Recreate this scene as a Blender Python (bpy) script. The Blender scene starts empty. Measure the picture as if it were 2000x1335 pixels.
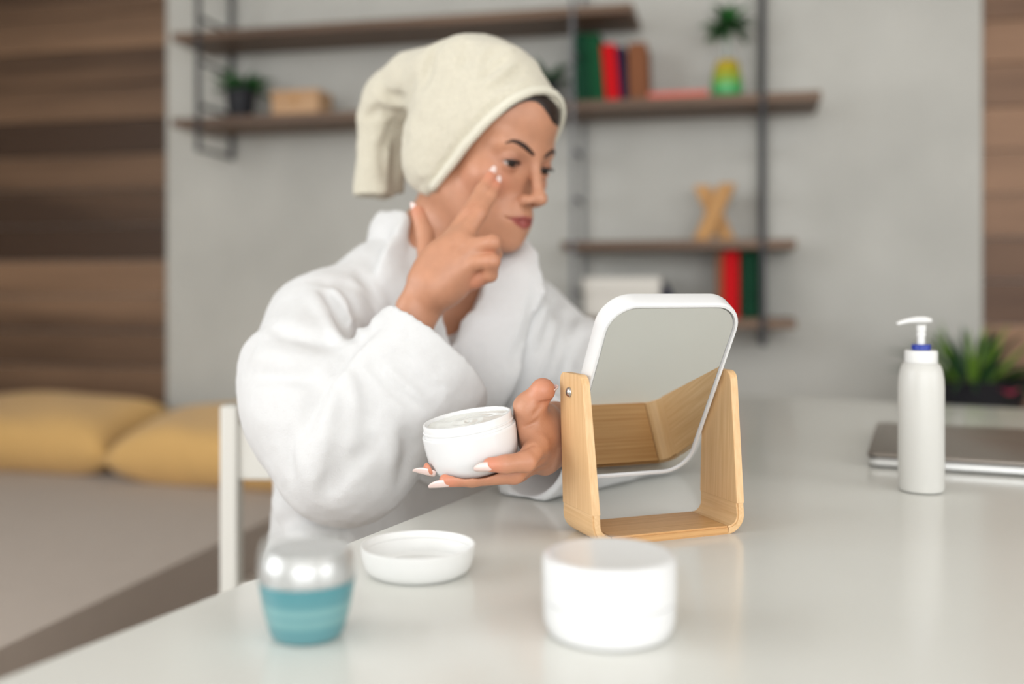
import bpy, bmesh, math, random
import numpy as np
from mathutils import Vector, Matrix

random.seed(4)
SC = bpy.context.scene
COL = SC.collection

# ------------------------------------------------------------------ camera
FPX = 35.0 / 36.0 * 2000.0          # focal length in pixels of the 2000 x 1335 frame
CAM_Z, HOR = 0.97, 565.0            # eye height, row of the horizon
cam_d = bpy.data.cameras.new('camera')
cam = bpy.data.objects.new('camera', cam_d)
COL.objects.link(cam)
cam.location = (0, 0, CAM_Z)
cam.rotation_euler = (math.pi / 2, 0, 0)
cam_d.lens, cam_d.sensor_width, cam_d.sensor_fit = 35, 36, 'HORIZONTAL'
cam_d.shift_y = -(667.5 - HOR) / 2000.0
cam_d.clip_start, cam_d.clip_end = 0.05, 60
cam_d.dof.use_dof = True
cam_d.dof.focus_distance = 0.94
cam_d.dof.aperture_fstop = 1.8
SC.camera = cam

# ------------------------------------------------------------------ world, window light, exposure
world = bpy.data.worlds.new('overcast_sky')
SC.world = world
world.use_nodes = True
wb = world.node_tree.nodes['Background']
wb.inputs[0].default_value = (0.86, 0.93, 1.0, 1)
wb.inputs[1].default_value = 1.5

RA = math.radians(13.3)             # the room is turned against the camera
RU = (math.cos(RA), -math.sin(RA))  # along the back wall, to the right
RV = (math.sin(RA), math.cos(RA))   # towards the back wall
def room(u, v, z=0.0):
    return Vector((u * RU[0] + v * RV[0], u * RU[1] + v * RV[1], z))
ROOM_MX = Matrix.Rotation(-RA, 4, 'Z')
U0, U1, V0, VW, CEIL = -2.75, 3.1, -2.6, 2.92, 2.75

def window_light(name, loc, direction, sx, sy, watts, col):
    d = bpy.data.lights.new(name, 'AREA')
    d.shape, d.size, d.size_y, d.energy, d.color = 'RECTANGLE', sx, sy, watts, col
    o = bpy.data.objects.new(name, d)
    COL.objects.link(o)
    o.location = loc
    o.rotation_euler = Vector(direction).to_track_quat('-Z', 'Y').to_euler()
    return o
# daylight of the big left window; windows behind and at right added as fill
window_light('window_daylight', room(U0 + 0.02, -0.75, 1.55), (RU[0], RU[1], -0.12), 2.6, 1.75, 70, (0.985, 0.995, 1.0))
window_light('window_fill_front', room(0.9, V0 + 0.02, 1.6), (RV[0], RV[1], -0.1), 3.4, 1.7, 92, (1.0, 1.0, 1.0))  # unseen window behind the camera, added for frontal fill
window_light('window_fill_right', room(U1 - 0.02, -0.6, 1.55), (-RU[0], -RU[1], -0.12), 2.2, 1.6, 46, (1.0, 0.99, 0.975))  # unseen right window, added to brighten the far side of the robe

SC.cycles.max_bounces = 7
SC.cycles.diffuse_bounces = 4
SC.cycles.caustics_reflective = False
SC.cycles.caustics_refractive = False
vs = SC.view_settings
vs.view_transform = 'Standard'
vs.look = 'None'
vs.exposure = -0.24
vs.gamma = 1.0
vs.use_curve_mapping = False

# ------------------------------------------------------------------ measuring helpers
def at(px, py, Y):
    return np.array([(px - 1000.0) / FPX * Y, Y, CAM_Z + (HOR - py) / FPX * Y])
def on_v(px, py, v):
    x = (px - 1000.0) / FPX
    Y = v / (RV[1] + RV[0] * x)
    return at(px, py, Y)
def u_of(px, v):
    p = on_v(px, 0, v)
    return p[0] * RU[0] + p[1] * RU[1]
def z_of(px, py, v):
    return on_v(px, py, v)[2]

# ------------------------------------------------------------------ materials
def srgb(r, g, b):
    f = lambda c: (c / 12.92 if c <= 0.04045 else ((c + 0.055) / 1.055) ** 2.4)
    return (f(r / 255), f(g / 255), f(b / 255), 1)
def new_mat(name):
    m = bpy.data.materials.new(name)
    m.use_nodes = True
    return m, m.node_tree, m.node_tree.nodes['Principled BSDF']
def plain(name, rgb, rough=0.5, var=0.06, scale=30, bump=0.0, bscale=200, metal=0.0, spec=0.5, coat=0.0, sheen=0.0, trans=0.0, sss=0.0, detail=3, bdist=0.002):
    """a base colour with slight procedural mottling and fine relief"""
    m, nt, p = new_mat(name)
    N = nt.nodes
    tc = N.new('ShaderNodeTexCoord')
    nz = N.new('ShaderNodeTexNoise')
    nz.inputs['Scale'].default_value = scale
    nz.inputs['Detail'].default_value = detail
    nt.links.new(tc.outputs['Object'], nz.inputs['Vector'])
    mx = N.new('ShaderNodeMix')
    mx.data_type = 'RGBA'
    c = srgb(*rgb)
    mx.inputs[6].default_value = tuple(max(0, x * (1 - var)) for x in c[:3]) + (1,)
    mx.inputs[7].default_value = tuple(min(1, x * (1 + var)) for x in c[:3]) + (1,)
    nt.links.new(nz.outputs[0], mx.inputs[0])
    nt.links.new(mx.outputs[2], p.inputs['Base Color'])
    p.inputs['Roughness'].default_value = rough
    p.inputs['Metallic'].default_value = metal
    p.inputs['Specular IOR Level'].default_value = spec
    p.inputs['Coat Weight'].default_value = coat
    p.inputs['Coat Roughness'].default_value = 0.08
    p.inputs['Sheen Weight'].default_value = sheen
    p.inputs['Sheen Roughness'].default_value = 0.6
    p.inputs['Transmission Weight'].default_value = trans
    if sss:
        p.inputs['Subsurface Weight'].default_value = sss
        p.inputs['Subsurface Radius'].default_value = (0.004, 0.004, 0.004)
    if bump:
        bz = N.new('ShaderNodeTexNoise')
        bz.inputs['Scale'].default_value = bscale
        bz.inputs['Detail'].default_value = 2
        nt.links.new(tc.outputs['Object'], bz.inputs['Vector'])
        bp = N.new('ShaderNodeBump')
        bp.inputs['Strength'].default_value = bump
        bp.inputs['Distance'].default_value = bdist
        nt.links.new(bz.outputs[0], bp.inputs['Height'])
        nt.links.new(bp.outputs[0], p.inputs['Normal'])
    return m
def wood(name, dark, light, axis='X', scale=6, stretch=12, rough=0.5, bump=0.15, lines=0.0, spec=0.4, contrast=(0.3, 0.7), rnd=0.0):
    """grain stretched along one object axis; rnd varies the tone from piece to piece"""
    m, nt, p = new_mat(name)
    N = nt.nodes
    tc = N.new('ShaderNodeTexCoord')
    mp = N.new('ShaderNodeMapping')
    s = {'X': (1 / stretch, 1, 1), 'Y': (1, 1 / stretch, 1), 'Z': (1, 1, 1 / stretch)}[axis]
    mp.inputs['Scale'].default_value = s
    nt.links.new(tc.outputs['Object'], mp.inputs['Vector'])
    oi = N.new('ShaderNodeObjectInfo')
    ad = N.new('ShaderNodeVectorMath')
    ad.operation = 'MULTIPLY_ADD'
    cb = N.new('ShaderNodeCombineXYZ')
    for i in range(3):
        nt.links.new(oi.outputs['Random'], cb.inputs[i])
    nt.links.new(cb.outputs[0], ad.inputs[0])
    ad.inputs[1].default_value = (9, 7, 5) if rnd else (0, 0, 0)
    nt.links.new(mp.outputs[0], ad.inputs[2])
    nz = N.new('ShaderNodeTexNoise')
    nz.inputs['Scale'].default_value = scale
    nz.inputs['Detail'].default_value = 6
    nz.inputs['Roughness'].default_value = 0.62
    nt.links.new(ad.outputs[0], nz.inputs['Vector'])
    cr = N.new('ShaderNodeValToRGB')
    cr.color_ramp.elements[0].position, cr.color_ramp.elements[1].position = contrast
    cr.color_ramp.elements[0].color = srgb(*dark)
    cr.color_ramp.elements[1].color = srgb(*light)
    val = nz.outputs[0]
    if rnd:
        mm = N.new('ShaderNodeMath')
        mm.operation = 'MULTIPLY_ADD'
        nt.links.new(oi.outputs['Random'], mm.inputs[0])
        mm.inputs[1].default_value = rnd
        m2 = N.new('ShaderNodeMath')
        m2.operation = 'SUBTRACT'
        nt.links.new(nz.outputs[0], m2.inputs[0])
        m2.inputs[1].default_value = rnd / 2
        nt.links.new(m2.outputs[0], mm.inputs[2])
        val = mm.outputs[0]
    nt.links.new(val, cr.inputs[0])
    nt.links.new(cr.outputs[0], p.inputs['Base Color'])
    p.inputs['Roughness'].default_value = rough
    p.inputs['Specular IOR Level'].default_value = spec
    bp = N.new('ShaderNodeBump')
    bp.inputs['Strength'].default_value = bump
    bp.inputs['Distance'].default_value = 0.001
    nt.links.new(nz.outputs[0], bp.inputs['Height'])
    nt.links.new(bp.outputs[0], p.inputs['Normal'])
    return m

M = {}
M['concrete'] = plain('grey_concrete', (183, 182, 176), 0.75, 0.28, 2.2, 0.2, 14, detail=9)
M['plaster'] = plain('white_plaster', (222, 221, 216), 0.8, 0.03, 4, 0.1, 60)
M['ceiling'] = plain('ceiling_paint', (236, 235, 231), 0.85, 0.02, 4, 0.05, 60)
M['floor'] = wood('floor_laminate', (112, 92, 74), (158, 136, 112), 'X', 5, 10, 0.45)
M['plank'] = wood('dark_wall_plank', (66, 46, 32), (158, 124, 96), 'X', 4.5, 14, 0.5, 0.2, contrast=(0.26, 0.78), rnd=0.5)
M['plank_r'] = wood('warm_wall_plank', (84, 58, 40), (156, 120, 92), 'X', 4.5, 14, 0.5, 0.2, contrast=(0.22, 0.8), rnd=0.35)
M['shelf'] = wood('walnut_shelf', (78, 58, 44), (128, 102, 82), 'X', 10, 14, 0.5)
M['iron'] = plain('dark_metal', (52, 53, 56), 0.45, 0.08, 40, metal=0.5)
M['iron2'] = plain('grey_metal', (104, 106, 110), 0.45, 0.08, 40, metal=0.4)
M['table'] = plain('white_lacquer', (219, 219, 213), 0.17, 0.01, 20, 0.02, 300, spec=0.35)
M['chair'] = plain('white_chair_paint', (226, 224, 217), 0.4, 0.02, 20)
M['bamboo'] = wood('bamboo_along_height', (206, 164, 114), (228, 192, 146), 'Z', 420, 70, 0.42, 0.1, contrast=(0.25, 0.75))
M['bamboo_x'] = wood('bamboo_along_width', (182, 132, 78), (216, 172, 118), 'X', 420, 70, 0.42, 0.1, contrast=(0.25, 0.75))
M['bamboo_c'] = wood('bamboo_corner', (204, 164, 114), (226, 190, 144), 'Y', 420, 50, 0.42, 0.1, contrast=(0.25, 0.75))
M['white_plastic'] = plain('white_plastic', (224, 224, 224), 0.18, 0.01, 20, spec=0.5)
M['matt_plastic'] = plain('matt_white_plastic', (226, 226, 224), 0.42, 0.01, 20, spec=0.45)
M['bottle'] = plain('white_bottle_plastic', (205, 204, 199), 0.36, 0.015, 20, spec=0.5)
M['blue'] = plain('blue_plastic', (28, 52, 150), 0.4, 0.05)
M['steel'] = plain('screw_steel', (190, 184, 178), 0.25, 0.03, 60, metal=1.0)
M['pearl'] = plain('silver_cap_lining', (196, 196, 195), 0.3, 0.02, 40, metal=0.8)
M['chrome'] = plain('silvered_glass', (236, 238, 236), 0.015, 0.0, 5, metal=1.0)
M['alu'] = plain('laptop_aluminium', (150, 142, 134), 0.4, 0.02, 60, metal=0.75)
M['alu_edge'] = plain('laptop_edge', (214, 214, 212), 0.3, 0.02, 60, metal=0.5)
M['dark'] = plain('black_rubber', (24, 24, 28), 0.6, 0.1)
M['yellow'] = plain('mustard_cotton', (214, 171, 104), 0.85, 0.07, 14, 0.5, 350, sheen=0.2)
M['bed'] = plain('taupe_bedspread', (176, 162, 150), 0.85, 0.06, 18, 0.5, 420, sheen=0.15)
M['bedbase'] = plain('bed_base_cloth', (112, 94, 82), 0.9, 0.06, 30)
M['robe'] = plain('white_terry', (213, 213, 213), 0.92, 0.03, 160, 0.4, 850, sheen=0.25, spec=0.15, bdist=0.002)
M['towel'] = plain('cream_terry', (206, 200, 182), 0.95, 0.14, 260, 0.5, 700, sheen=0.25, spec=0.1, bdist=0.003)
M['towel_hem'] = plain('cream_woven_hem', (216, 212, 196), 0.8, 0.03, 300, 0.3, 900, spec=0.2)
M['nail'] = plain('pale_nail_polish', (228, 204, 197), 0.16, 0.02, 30, coat=0.5)
M['cream'] = plain('face_cream', (226, 227, 222), 0.14, 0.01, 60, 0.15, 90, spec=0.6)
M['hair'] = plain('dark_hair', (34, 22, 17), 0.45, 0.3, 90, 0.4, 240)
M['brow'] = plain('dark_brown_brow', (46, 29, 22), 0.7, 0.25, 300)
M['lash'] = plain('dark_lash', (24, 15, 12), 0.6, 0.1)
M['pot'] = plain('black_pot', (20, 22, 30), 0.5, 0.15, 20)
M['leaf'] = plain('green_leaf', (44, 104, 44), 0.5, 0.35, 25)
M['leaf2'] = plain('yellow_green_leaf', (110, 148, 52), 0.5, 0.35, 20)
M['leaf3'] = plain('dark_leaf', (30, 66, 34), 0.5, 0.35, 25)
M['pink'] = plain('pink_petal', (226, 96, 136), 0.5, 0.2, 40)
M['boxwood'] = wood('pale_box_wood', (178, 138, 100), (206, 168, 130), 'X', 20, 8, 0.6)
M['xwood'] = wood('honey_wood', (170, 122, 66), (206, 158, 98), 'Z', 16, 8, 0.5)
M['paper'] = plain('book_pages', (222, 214, 196), 0.8, 0.06, 120)
M['b_green'] = plain('green_bookcloth', (22, 78, 48), 0.75, 0.1, spec=0.15)
M['b_green2'] = plain('deep_green_bookcloth', (16, 60, 40), 0.75, 0.1, spec=0.15)
M['b_red'] = plain('red_bookcloth', (196, 16, 24), 0.75, 0.08, spec=0.15)
M['b_salmon'] = plain('coral_bookcloth', (212, 110, 98), 0.75, 0.08, spec=0.15)
M['b_navy'] = plain('navy_bookcloth', (24, 28, 58), 0.75, 0.1, spec=0.15)
M['b_brown'] = plain('brown_bookcloth', (128, 82, 56), 0.75, 0.1, spec=0.15)
M['b_white'] = plain('off_white_card', (216, 212, 204), 0.6, 0.03)
M['soil'] = plain('potting_soil', (40, 30, 22), 0.95, 0.3, 80, 0.5, 80)
M['curtain'] = plain('window_frame_white', (235, 235, 232), 0.5, 0.02)

m, nt, p = new_mat('clear_acrylic')
p.inputs['Base Color'].default_value = srgb(226, 228, 226)
p.inputs['Roughness'].default_value = .04
p.inputs['Alpha'].default_value = .16
p.inputs['Coat Weight'].default_value = 1.0
p.inputs['Coat Roughness'].default_value = .03
M['clear'] = m

def banded(name, stops, z0, z1, rough, coat=0.3, axis=2, trans=0.0):
    """colour bands along an object axis: printed or dyed layers of the thing itself"""
    m, nt, p = new_mat(name)
    N = nt.nodes
    tc = N.new('ShaderNodeTexCoord')
    sp = N.new('ShaderNodeSeparateXYZ')
    nt.links.new(tc.outputs['Object'], sp.inputs[0])
    mr = N.new('ShaderNodeMapRange')
    mr.inputs['From Min'].default_value, mr.inputs['From Max'].default_value = z0, z1
    nt.links.new(sp.outputs[axis], mr.inputs['Value'])
    cr = N.new('ShaderNodeValToRGB')
    el = cr.color_ramp.elements
    while len(el) < len(stops):
        el.new(0.5)
    for e, (t, c) in zip(el, stops):
        e.position, e.color = t, srgb(*c)
    nt.links.new(mr.outputs[0], cr.inputs[0])
    nt.links.new(cr.outputs[0], p.inputs['Base Color'])
    p.inputs['Roughness'].default_value = rough
    p.inputs['Coat Weight'].default_value = coat
    p.inputs['Transmission Weight'].default_value = trans
    return m
tl, tp = (84, 136, 142), (112, 156, 158)
M['teal'] = banded('teal_jar_with_pale_print', [(0, tl), (.18, (92, 140, 146)), (.27, tl), (.36, tp), (.42, tp), (.5, (96, 144, 148)), (.56, tp), (.64, tp), (.7, tl), (1, (72, 132, 140))], 0, .038, 0.3)
M['vase'] = banded('yellow_green_glass', [(0, (20, 150, 80)), (.3, (40, 168, 84)), (.6, (150, 160, 34)), (1, (196, 154, 24))], 0, .1, 0.15)

# ------------------------------------------------------------------ object helpers
def link(name, mesh, mat=None, parent=None, loc=None, mx=None, smooth=False):
    o = bpy.data.objects.new(name, mesh)
    COL.objects.link(o)
    if mat is not None and not mesh.materials:
        mesh.materials.append(mat)
    if parent is not None:
        o.parent = parent
    if mx is not None:
        o.matrix_local = mx
    elif loc is not None:
        o.location = loc
    if smooth:
        mesh.polygons.foreach_set('use_smooth', [True] * len(mesh.polygons))
    return o
def empty(name, loc=(0, 0, 0), rz=0.0):
    o = bpy.data.objects.new(name, None)
    o.empty_display_size = 0.05
    COL.objects.link(o)
    o.location = loc
    o.rotation_euler = (0, 0, rz)
    return o
def tag(o, label, cat, group=None):
    o['label'], o['category'] = label, cat
    if group:
        o['group'] = group
    return o
def struct(o):
    o['kind'] = 'structure'
    return o
def mesh_of(bm, name):
    me = bpy.data.meshes.new(name)
    bm.to_mesh(me)
    bm.free()
    return me
def box_mesh(name, lo, hi, bev=0.0, seg=2):
    bm = bmesh.new()
    bmesh.ops.create_cube(bm, size=1)
    for v in bm.verts:
        for i in range(3):
            v.co[i] = (lo[i] + hi[i]) / 2 + v.co[i] * (hi[i] - lo[i])
    if bev:
        bmesh.ops.bevel(bm, geom=bm.edges[:], offset=bev, segments=seg, profile=0.5, affect='EDGES')
    return mesh_of(bm, name)
def lathe_mesh(name, prof, n=64, close=False):
    """prof: (radius, z) from bottom axis to top axis"""
    vs_, fs = [], []
    for r, z in prof:
        for k in range(n):
            a = 2 * math.pi * k / n
            vs_.append((r * math.cos(a), r * math.sin(a), z))
    for i in range(len(prof) - 1):
        for k in range(n):
            k2 = (k + 1) % n
            fs.append((i * n + k, i * n + k2, (i + 1) * n + k2, (i + 1) * n + k))
    me = bpy.data.meshes.new(name)
    me.from_pydata(vs_, [], fs)
    bm = bmesh.new()
    bm.from_mesh(me)
    bmesh.ops.remove_doubles(bm, verts=bm.verts[:], dist=1e-6)
    bmesh.ops.recalc_face_normals(bm, faces=bm.faces[:])
    bm.to_mesh(me)
    bm.free()
    return me
def arc(cx, cz, r, a0, a1, n=6):
    return [(cx + r * math.cos(math.radians(a0 + (a1 - a0) * i / n)), cz + r * math.sin(math.radians(a0 + (a1 - a0) * i / n))) for i in range(n + 1)]
def tube_mesh(name, pts, rad, n=10, flat=1.0):
    pts = [Vector(p) for p in pts]
    rad = rad if isinstance(rad, (list, tuple)) else [rad] * len(pts)
    bm = bmesh.new()
    rings = []
    up = Vector((0, 0, 1))
    prev = None
    for i, p in enumerate(pts):
        t = (pts[min(i + 1, len(pts) - 1)] - pts[max(i - 1, 0)]).normalized()
        if prev is None:
            a = up if abs(t.z) < 0.9 else Vector((0, 1, 0))
            s = t.cross(a).normalized()
        else:
            s = (prev - t * prev.dot(t)).normalized()
        prev = s
        b = t.cross(s)
        rings.append([bm.verts.new(p + (s * math.cos(2 * math.pi * k / n) + b * flat * math.sin(2 * math.pi * k / n)) * rad[i]) for k in range(n)])
    for i in range(len(rings) - 1):
        for k in range(n):
            bm.faces.new((rings[i][k], rings[i][(k + 1) % n], rings[i + 1][(k + 1) % n], rings[i + 1][k]))
    bm.faces.new(rings[0][::-1])
    bm.faces.new(rings[-1])
    return mesh_of(bm, name)
def rrect(w, h, r, n=8):
    """rounded rectangle outline, counter-clockwise"""
    out = []
    for cx, cy, a in ((w / 2 - r, h / 2 - r, 0), (-w / 2 + r, h / 2 - r, 90), (-w / 2 + r, -h / 2 + r, 180), (w / 2 - r, -h / 2 + r, 270)):
        for i in range(n + 1):
            t = math.radians(a + 90 * i / n)
            out.append((cx + r * math.cos(t), cy + r * math.sin(t)))
    return out
def smooth_by_angle(o, deg=35):
    o.data.polygons.foreach_set('use_smooth', [True] * len(o.data.polygons))
    bm = bmesh.new()
    bm.from_mesh(o.data)
    for e in bm.edges:
        if len(e.link_faces) == 2 and e.calc_face_angle(0) > math.radians(deg):
            e.smooth = False
    bm.to_mesh(o.data)
    bm.free()
    return o
def frame(origin, x, y, z):
    m = Matrix.Identity(4)
    for i, c in enumerate((x, y, z, origin)):
        for j in range(3):
            m[j][i] = c[j]
    return m

# ------------------------------------------------------------------ implicit modelling: smooth blends on a grid, surface nets
class Grid:
    def __init__(s, lo, hi, res):
        s.lo, s.res = np.array(lo, np.float64), res
        n = [int(math.ceil((hi[i] - lo[i]) / res)) + 1 for i in range(3)]
        s.ax = [(lo[i] + res * np.arange(n[i])).astype(np.float32) for i in range(3)]
        s.v = np.full(n, 1.0, np.float32)
    def sl(s, lo, hi):
        out = []
        for i in range(3):
            a = int(np.searchsorted(s.ax[i], lo[i]))
            b = int(np.searchsorted(s.ax[i], hi[i]))
            if b <= a:
                return None
            out.append(slice(a, b))
        return tuple(out)
    def pts(s, q):
        return s.ax[0][q[0]][:, None, None], s.ax[1][q[1]][None, :, None], s.ax[2][q[2]][None, None, :]
    def op(s, prim, k=0.0, mode='+', pad=None):
        f, lo, hi = prim
        m = (k * 1.1 + 3 * s.res) if pad is None else pad
        q = s.sl(np.array(lo) - m, np.array(hi) + m)
        if q is None:
            return
        d = np.asarray(f(*s.pts(q)), np.float32)
        a = s.v[q]
        if mode == '+':
            if k > 0:
                h = np.maximum(k - np.abs(a - d), 0) / k
                s.v[q] = np.minimum(a, d) - h * h * k * 0.25
            else:
                s.v[q] = np.minimum(a, d)
        else:
            d = -d
            if k > 0:
                h = np.maximum(k - np.abs(a - d), 0) / k
                s.v[q] = np.maximum(a, d) + h * h * k * 0.25
            else:
                s.v[q] = np.maximum(a, d)
    def noise(s, fn, band=0.02):
        q = np.nonzero(np.abs(s.v) < band)
        s.v[q] += fn(s.ax[0][q[0]], s.ax[1][q[1]], s.ax[2][q[2]])
    def hit(s, px, py, y0=0.9, y1=1.7):
        """where the line of sight through a measured pixel meets the surface"""
        ys = np.arange(y0, y1, s.res * 0.5)
        p = np.stack([(px - 1000.0) / FPX * ys, ys, CAM_Z + (HOR - py) / FPX * ys], 1)
        ij = np.rint((p - s.lo) / s.res).astype(int)
        ok = np.all((ij >= 0) & (ij < np.array(s.v.shape)), 1)
        for p_, i_, o_ in zip(p, ij, ok):
            if o_ and s.v[tuple(i_)] < 0:
                return p_
        return None
    def crease(s, pix, width, depth):
        """a groove (depth > 0) or a raised fold (depth < 0) following measured points on the surface"""
        pp = [s.hit(*a) if len(a) == 2 else np.array(a) for a in pix]
        pp = [a for a in pp if a is not None]
        if len(pp) < 2:
            return
        lo, hi = np.min(pp, 0) - width * 2.6, np.max(pp, 0) + width * 2.6
        q = s.sl(lo, hi)
        X, Y, Z = s.pts(q)
        best = None
        L = len(pp) - 1
        amp = None
        for i in range(L):
            a, b = pp[i], pp[i + 1]
            ba = b - a
            l2 = float(ba @ ba) + 1e-12
            t = np.clip(((X - a[0]) * ba[0] + (Y - a[1]) * ba[1] + (Z - a[2]) * ba[2]) / l2, 0, 1)
            d2 = (X - a[0] - t * ba[0]) ** 2 + (Y - a[1] - t * ba[1]) ** 2 + (Z - a[2] - t * ba[2]) ** 2
            u = (i + t) / L
            w = np.sqrt(np.clip(4 * u * (1 - u) + 0.15, 0, 1))
            e = np.exp(-d2 / width ** 2) * w
            best = e if best is None else np.maximum(best, e)
        s.v[q] += (depth * best).astype(np.float32)
    def mesh(s):
        v = s.v
        sg = v < 0
        c = np.zeros(tuple(n - 1 for n in v.shape), np.uint8)
        for i in (0, 1):
            for j in (0, 1):
                for k in (0, 1):
                    c += sg[i:v.shape[0] - 1 + i, j:v.shape[1] - 1 + j, k:v.shape[2] - 1 + k]
        act = (c > 0) & (c < 8)
        I = np.argwhere(act)
        ids = np.full(act.shape, -1, np.int32)
        ids[act] = np.arange(len(I))
        cv = {}
        for i in (0, 1):
            for j in (0, 1):
                for k in (0, 1):
                    cv[i, j, k] = v[I[:, 0] + i, I[:, 1] + j, I[:, 2] + k].astype(np.float64)
        acc, cnt = np.zeros((len(I), 3)), np.zeros(len(I))
        keys = list(cv)
        for a in keys:
            for d in range(3):
                if a[d] == 0:
                    b = list(a)
                    b[d] = 1
                    b = tuple(b)
                    va, vb = cv[a], cv[b]
                    m = (va < 0) != (vb < 0)
                    t = np.where(m, va / np.where(m, va - vb, 1), 0)
                    p = np.array(a, float)[None, :].repeat(len(I), 0)
                    p[:, d] += t
                    acc[m] += p[m]
                    cnt[m] += 1
        P = s.lo + (I + acc / cnt[:, None]) * s.res
        F = []
        for d in range(3):
            e1, e2 = (d + 1) % 3, (d + 2) % 3
            A = [slice(None)] * 3
            B = [slice(None)] * 3
            A[d], B[d] = slice(0, -1), slice(1, None)
            sa, sb = sg[tuple(A)], sg[tuple(B)]
            ch = sa != sb
            E = np.argwhere(ch)
            E = E[(E[:, e1] > 0) & (E[:, e2] > 0) & (E[:, e1] < v.shape[e1] - 1) & (E[:, e2] < v.shape[e2] - 1)]
            fl = sa[E[:, 0], E[:, 1], E[:, 2]]
            def cell(o1, o2):
                q = E.copy()
                q[:, e1] -= o1
                q[:, e2] -= o2
                return ids[q[:, 0], q[:, 1], q[:, 2]]
            Q = np.stack([cell(1, 1), cell(0, 1), cell(0, 0), cell(1, 0)], 1)
            Q[~fl] = Q[~fl][:, ::-1]
            F.append(Q)
        F = np.concatenate(F)
        F = F[(F >= 0).all(1)]
        return P, F
def relax(P, F, it=2, lam=0.5):
    e = np.concatenate([F[:, [0, 1]], F[:, [1, 2]], F[:, [2, 3]], F[:, [3, 0]]])
    n = len(P)
    deg = np.bincount(e[:, 0], minlength=n) + np.bincount(e[:, 1], minlength=n)
    for i in range(it):
        for l in (lam, -lam * 1.04):
            S = np.stack([np.bincount(e[:, 0], P[e[:, 1], c], n) + np.bincount(e[:, 1], P[e[:, 0], c], n) for c in range(3)], 1)
            P = P + l * (S / np.maximum(deg, 1)[:, None] - P)
    return P
def quads(name, P, F, cols=None):
    me = bpy.data.meshes.new(name)
    me.vertices.add(len(P))
    me.vertices.foreach_set('co', np.ascontiguousarray(P, np.float32).ravel())
    me.loops.add(len(F) * 4)
    me.loops.foreach_set('vertex_index', np.ascontiguousarray(F, np.int32).ravel())
    me.polygons.add(len(F))
    me.polygons.foreach_set('loop_start', np.arange(0, len(F) * 4, 4, dtype=np.int32))
    me.polygons.foreach_set('use_smooth', np.ones(len(F), bool))
    me.update(calc_edges=True)
    if cols is not None:
        a = me.color_attributes.new('tint', 'FLOAT_COLOR', 'POINT')
        a.data.foreach_set('color', np.concatenate([cols, np.ones((len(P), 1))], 1).astype(np.float32).ravel())
    me.validate()
    return me
def join_parts(parts):
    P, F, o = [], [], 0
    for p, f in parts:
        P.append(p)
        F.append(f + o)
        o += len(p)
    return np.concatenate(P), np.concatenate(F)
# primitives: (function, box low, box high)
def ell(c, r, B=None):
    c = np.array(c, float)
    r = np.array(r if hasattr(r, '__len__') else (r, r, r), float)
    if B is None:
        ext = r
    else:
        B = np.array(B, float)           # rows: local axes in world
        ext = np.sqrt(((B * r[:, None]) ** 2).sum(0))
    def f(X, Y, Z):
        x, y, z = X - c[0], Y - c[1], Z - c[2]
        if B is not None:
            x, y, z = (B[i, 0] * x + B[i, 1] * y + B[i, 2] * z for i in range(3))
        k0 = np.sqrt((x / r[0]) ** 2 + (y / r[1]) ** 2 + (z / r[2]) ** 2)
        k1 = np.sqrt((x / r[0] ** 2) ** 2 + (y / r[1] ** 2) ** 2 + (z / r[2] ** 2) ** 2) + 1e-9
        return k0 * (k0 - 1) / k1
    return f, c - ext, c + ext
def rc(a, b, ra, rb):
    a, b = np.array(a, float), np.array(b, float)
    ba = b - a
    l2 = float(ba @ ba) + 1e-12
    def f(X, Y, Z):
        t = np.clip(((X - a[0]) * ba[0] + (Y - a[1]) * ba[1] + (Z - a[2]) * ba[2]) / l2, 0, 1)
        return np.sqrt((X - a[0] - t * ba[0]) ** 2 + (Y - a[1] - t * ba[1]) ** 2 + (Z - a[2] - t * ba[2]) ** 2) - (ra + (rb - ra) * t)
    r = max(ra, rb)
    return f, np.minimum(a, b) - r, np.maximum(a, b) + r
def flat(a, b, side, wa, wb, t0=0.0, t1=1.0, cut=False, cn=None):
    """capsule with an elliptic section: wa, wb = (half width along side, half thickness)"""
    a, b, s = np.array(a, float), np.array(b, float), np.array(side, float)
    ba = b - a
    L = math.sqrt(float(ba @ ba))
    ax = ba / L
    s = s - ax * (s @ ax)
    s /= np.linalg.norm(s)
    n = np.cross(ax, s)
    def f(X, Y, Z):
        x, y, z = X - a[0], Y - a[1], Z - a[2]
        tr = (x * ax[0] + y * ax[1] + z * ax[2]) / L
        t = np.clip(tr, t0, t1)
        u = x * s[0] + y * s[1] + z * s[2]
        v = x * n[0] + y * n[1] + z * n[2]
        ws, wn = wa[0] + (wb[0] - wa[0]) * t, wa[1] + (wb[1] - wa[1]) * t
        w = (tr - t) * L
        mn = np.minimum(ws, wn)
        d = (np.sqrt((u / ws) ** 2 + (v / wn) ** 2 + (w / mn) ** 2) - 1) * mn
        if cut:
            if cn is None:
                d = np.maximum(d, (tr - t1) * L)
            else:
                c_ = ax + np.array(cn, float)
                c_ = c_ / np.linalg.norm(c_)
                d = np.maximum(d, (x - ba[0]) * c_[0] + (y - ba[1]) * c_[1] + (z - ba[2]) * c_[2])
        return d
    r = max(max(wa), max(wb))
    return f, np.minimum(a, b) - r, np.maximum(a, b) + r
def chain(g, pts, rad, k=0.004, mode='+'):
    for i in range(len(pts) - 1):
        g.op(rc(pts[i], pts[i + 1], rad[i], rad[i + 1]), k, mode)
_rs = np.random.RandomState(7)
_lat = _rs.rand(32, 32, 32).astype(np.float32)
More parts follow.
